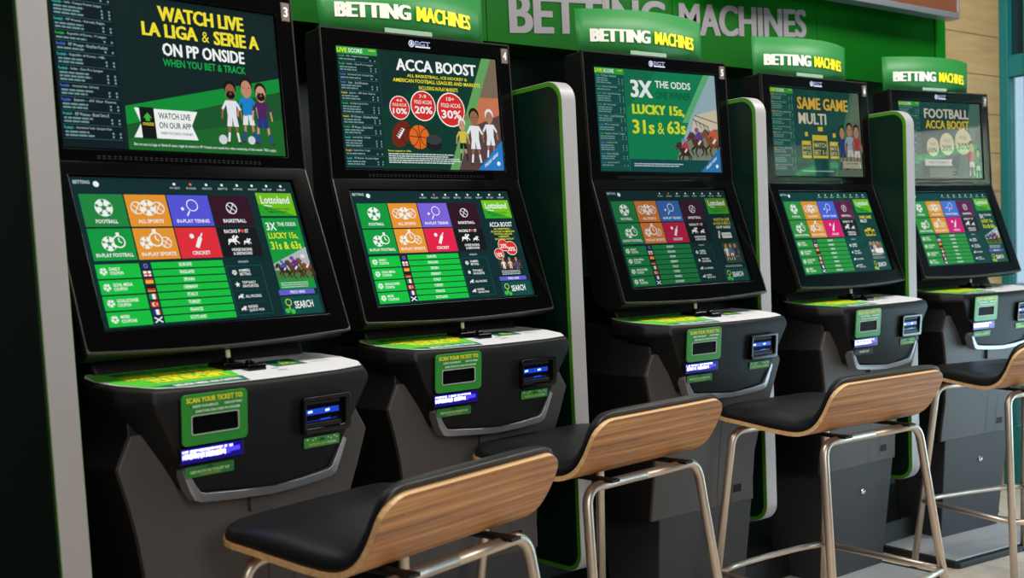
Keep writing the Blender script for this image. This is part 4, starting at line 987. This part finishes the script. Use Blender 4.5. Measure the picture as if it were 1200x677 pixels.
def area(name, loc, target, sx_, sy_, power, col=(1, 1, 1)):
    l = bpy.data.lights.new(name, 'AREA'); l.shape = 'RECTANGLE'; l.size = sx_; l.size_y = sy_; l.energy = power; l.color = col
    o = bpy.data.objects.new(name, l); COL.objects.link(o); o.location = loc
    d = Vector(target) - Vector(loc); o.rotation_euler = d.to_track_quat('-Z', 'Y').to_euler(); return o
area('ceiling_light', (-.6, -.78, 2.75), (-.5, -.5, .7), 1.0, .5, 32, (1, .95, .88))
area('ceiling_light', (1.2, -.78, 2.75), (1.1, -.4, .7), 1.0, .5, 30, (1, .96, .9))
area('ceiling_light', (2.6, -.75, 2.75), (2.5, -.4, .7), .6, .4, 24, (1, .97, .93))
area('room_light', (-1.3, -5.0, 2.2), (.5, -.3, .8), 1.4, 1.0, 95, (1, .93, .85))
area('window_daylight', (3.3, -1.2, .52), (2.2, -.3, .6), 1.6, .8, 30, (.6, .84, 1))

# neon outlined frame standing outside the window side (seen mirrored in the right-hand promo screens)
NF = empty('neon_frame', (5.0, -2.42, -.05)); tag(NF, 'green neon outline standing outside, mirrored in the right hand promo screens', 'neon light')
tube('neon_tube', fillet([(0, .33, .0), (0, .33, 1.98), (0, -.33, 2.0), (0, -.33, .0)], .06, 8), .022, mat('green_neon', (10, 200, 90), .3, emit=(10, 255, 120), estr=5), NF)
boxes('neon_foot', [(-.05, .05, -.40, .40, .0, .03)], BLACKP, NF, bevel=.004)

# ---------------------------------------------------------------- camera
R = Vector((0.800595, -0.597099, -0.050211)); U = Vector((0.087541, 0.033654, 0.995592)); Fd = Vector((0.592777, 0.801461, -0.079214))
cam = bpy.data.cameras.new('camera'); co = bpy.data.objects.new('camera', cam); COL.objects.link(co)
M3_ = Matrix((R, U, -Fd)).transposed().to_4x4(); M3_.translation = Vector((-1.5772, -2.292, -.2284 + FZ)); co.matrix_world = M3_
cam.sensor_width = 36; cam.sensor_fit = 'HORIZONTAL'; cam.lens = 1280.44 * 36 / 1200; cam.shift_x = 44.77 / 1200; cam.shift_y = 79.31 / 1200
cam.dof.use_dof = True; cam.dof.focus_distance = 2.75; cam.dof.aperture_fstop = 5.0
cam.clip_start = .05
scn.camera = co
vs = scn.view_settings; vs.view_transform = 'Standard'; vs.look = 'None'; vs.gamma = 1; vs.exposure = 0; vs.use_curve_mapping = False
scn.cycles.use_denoising = True
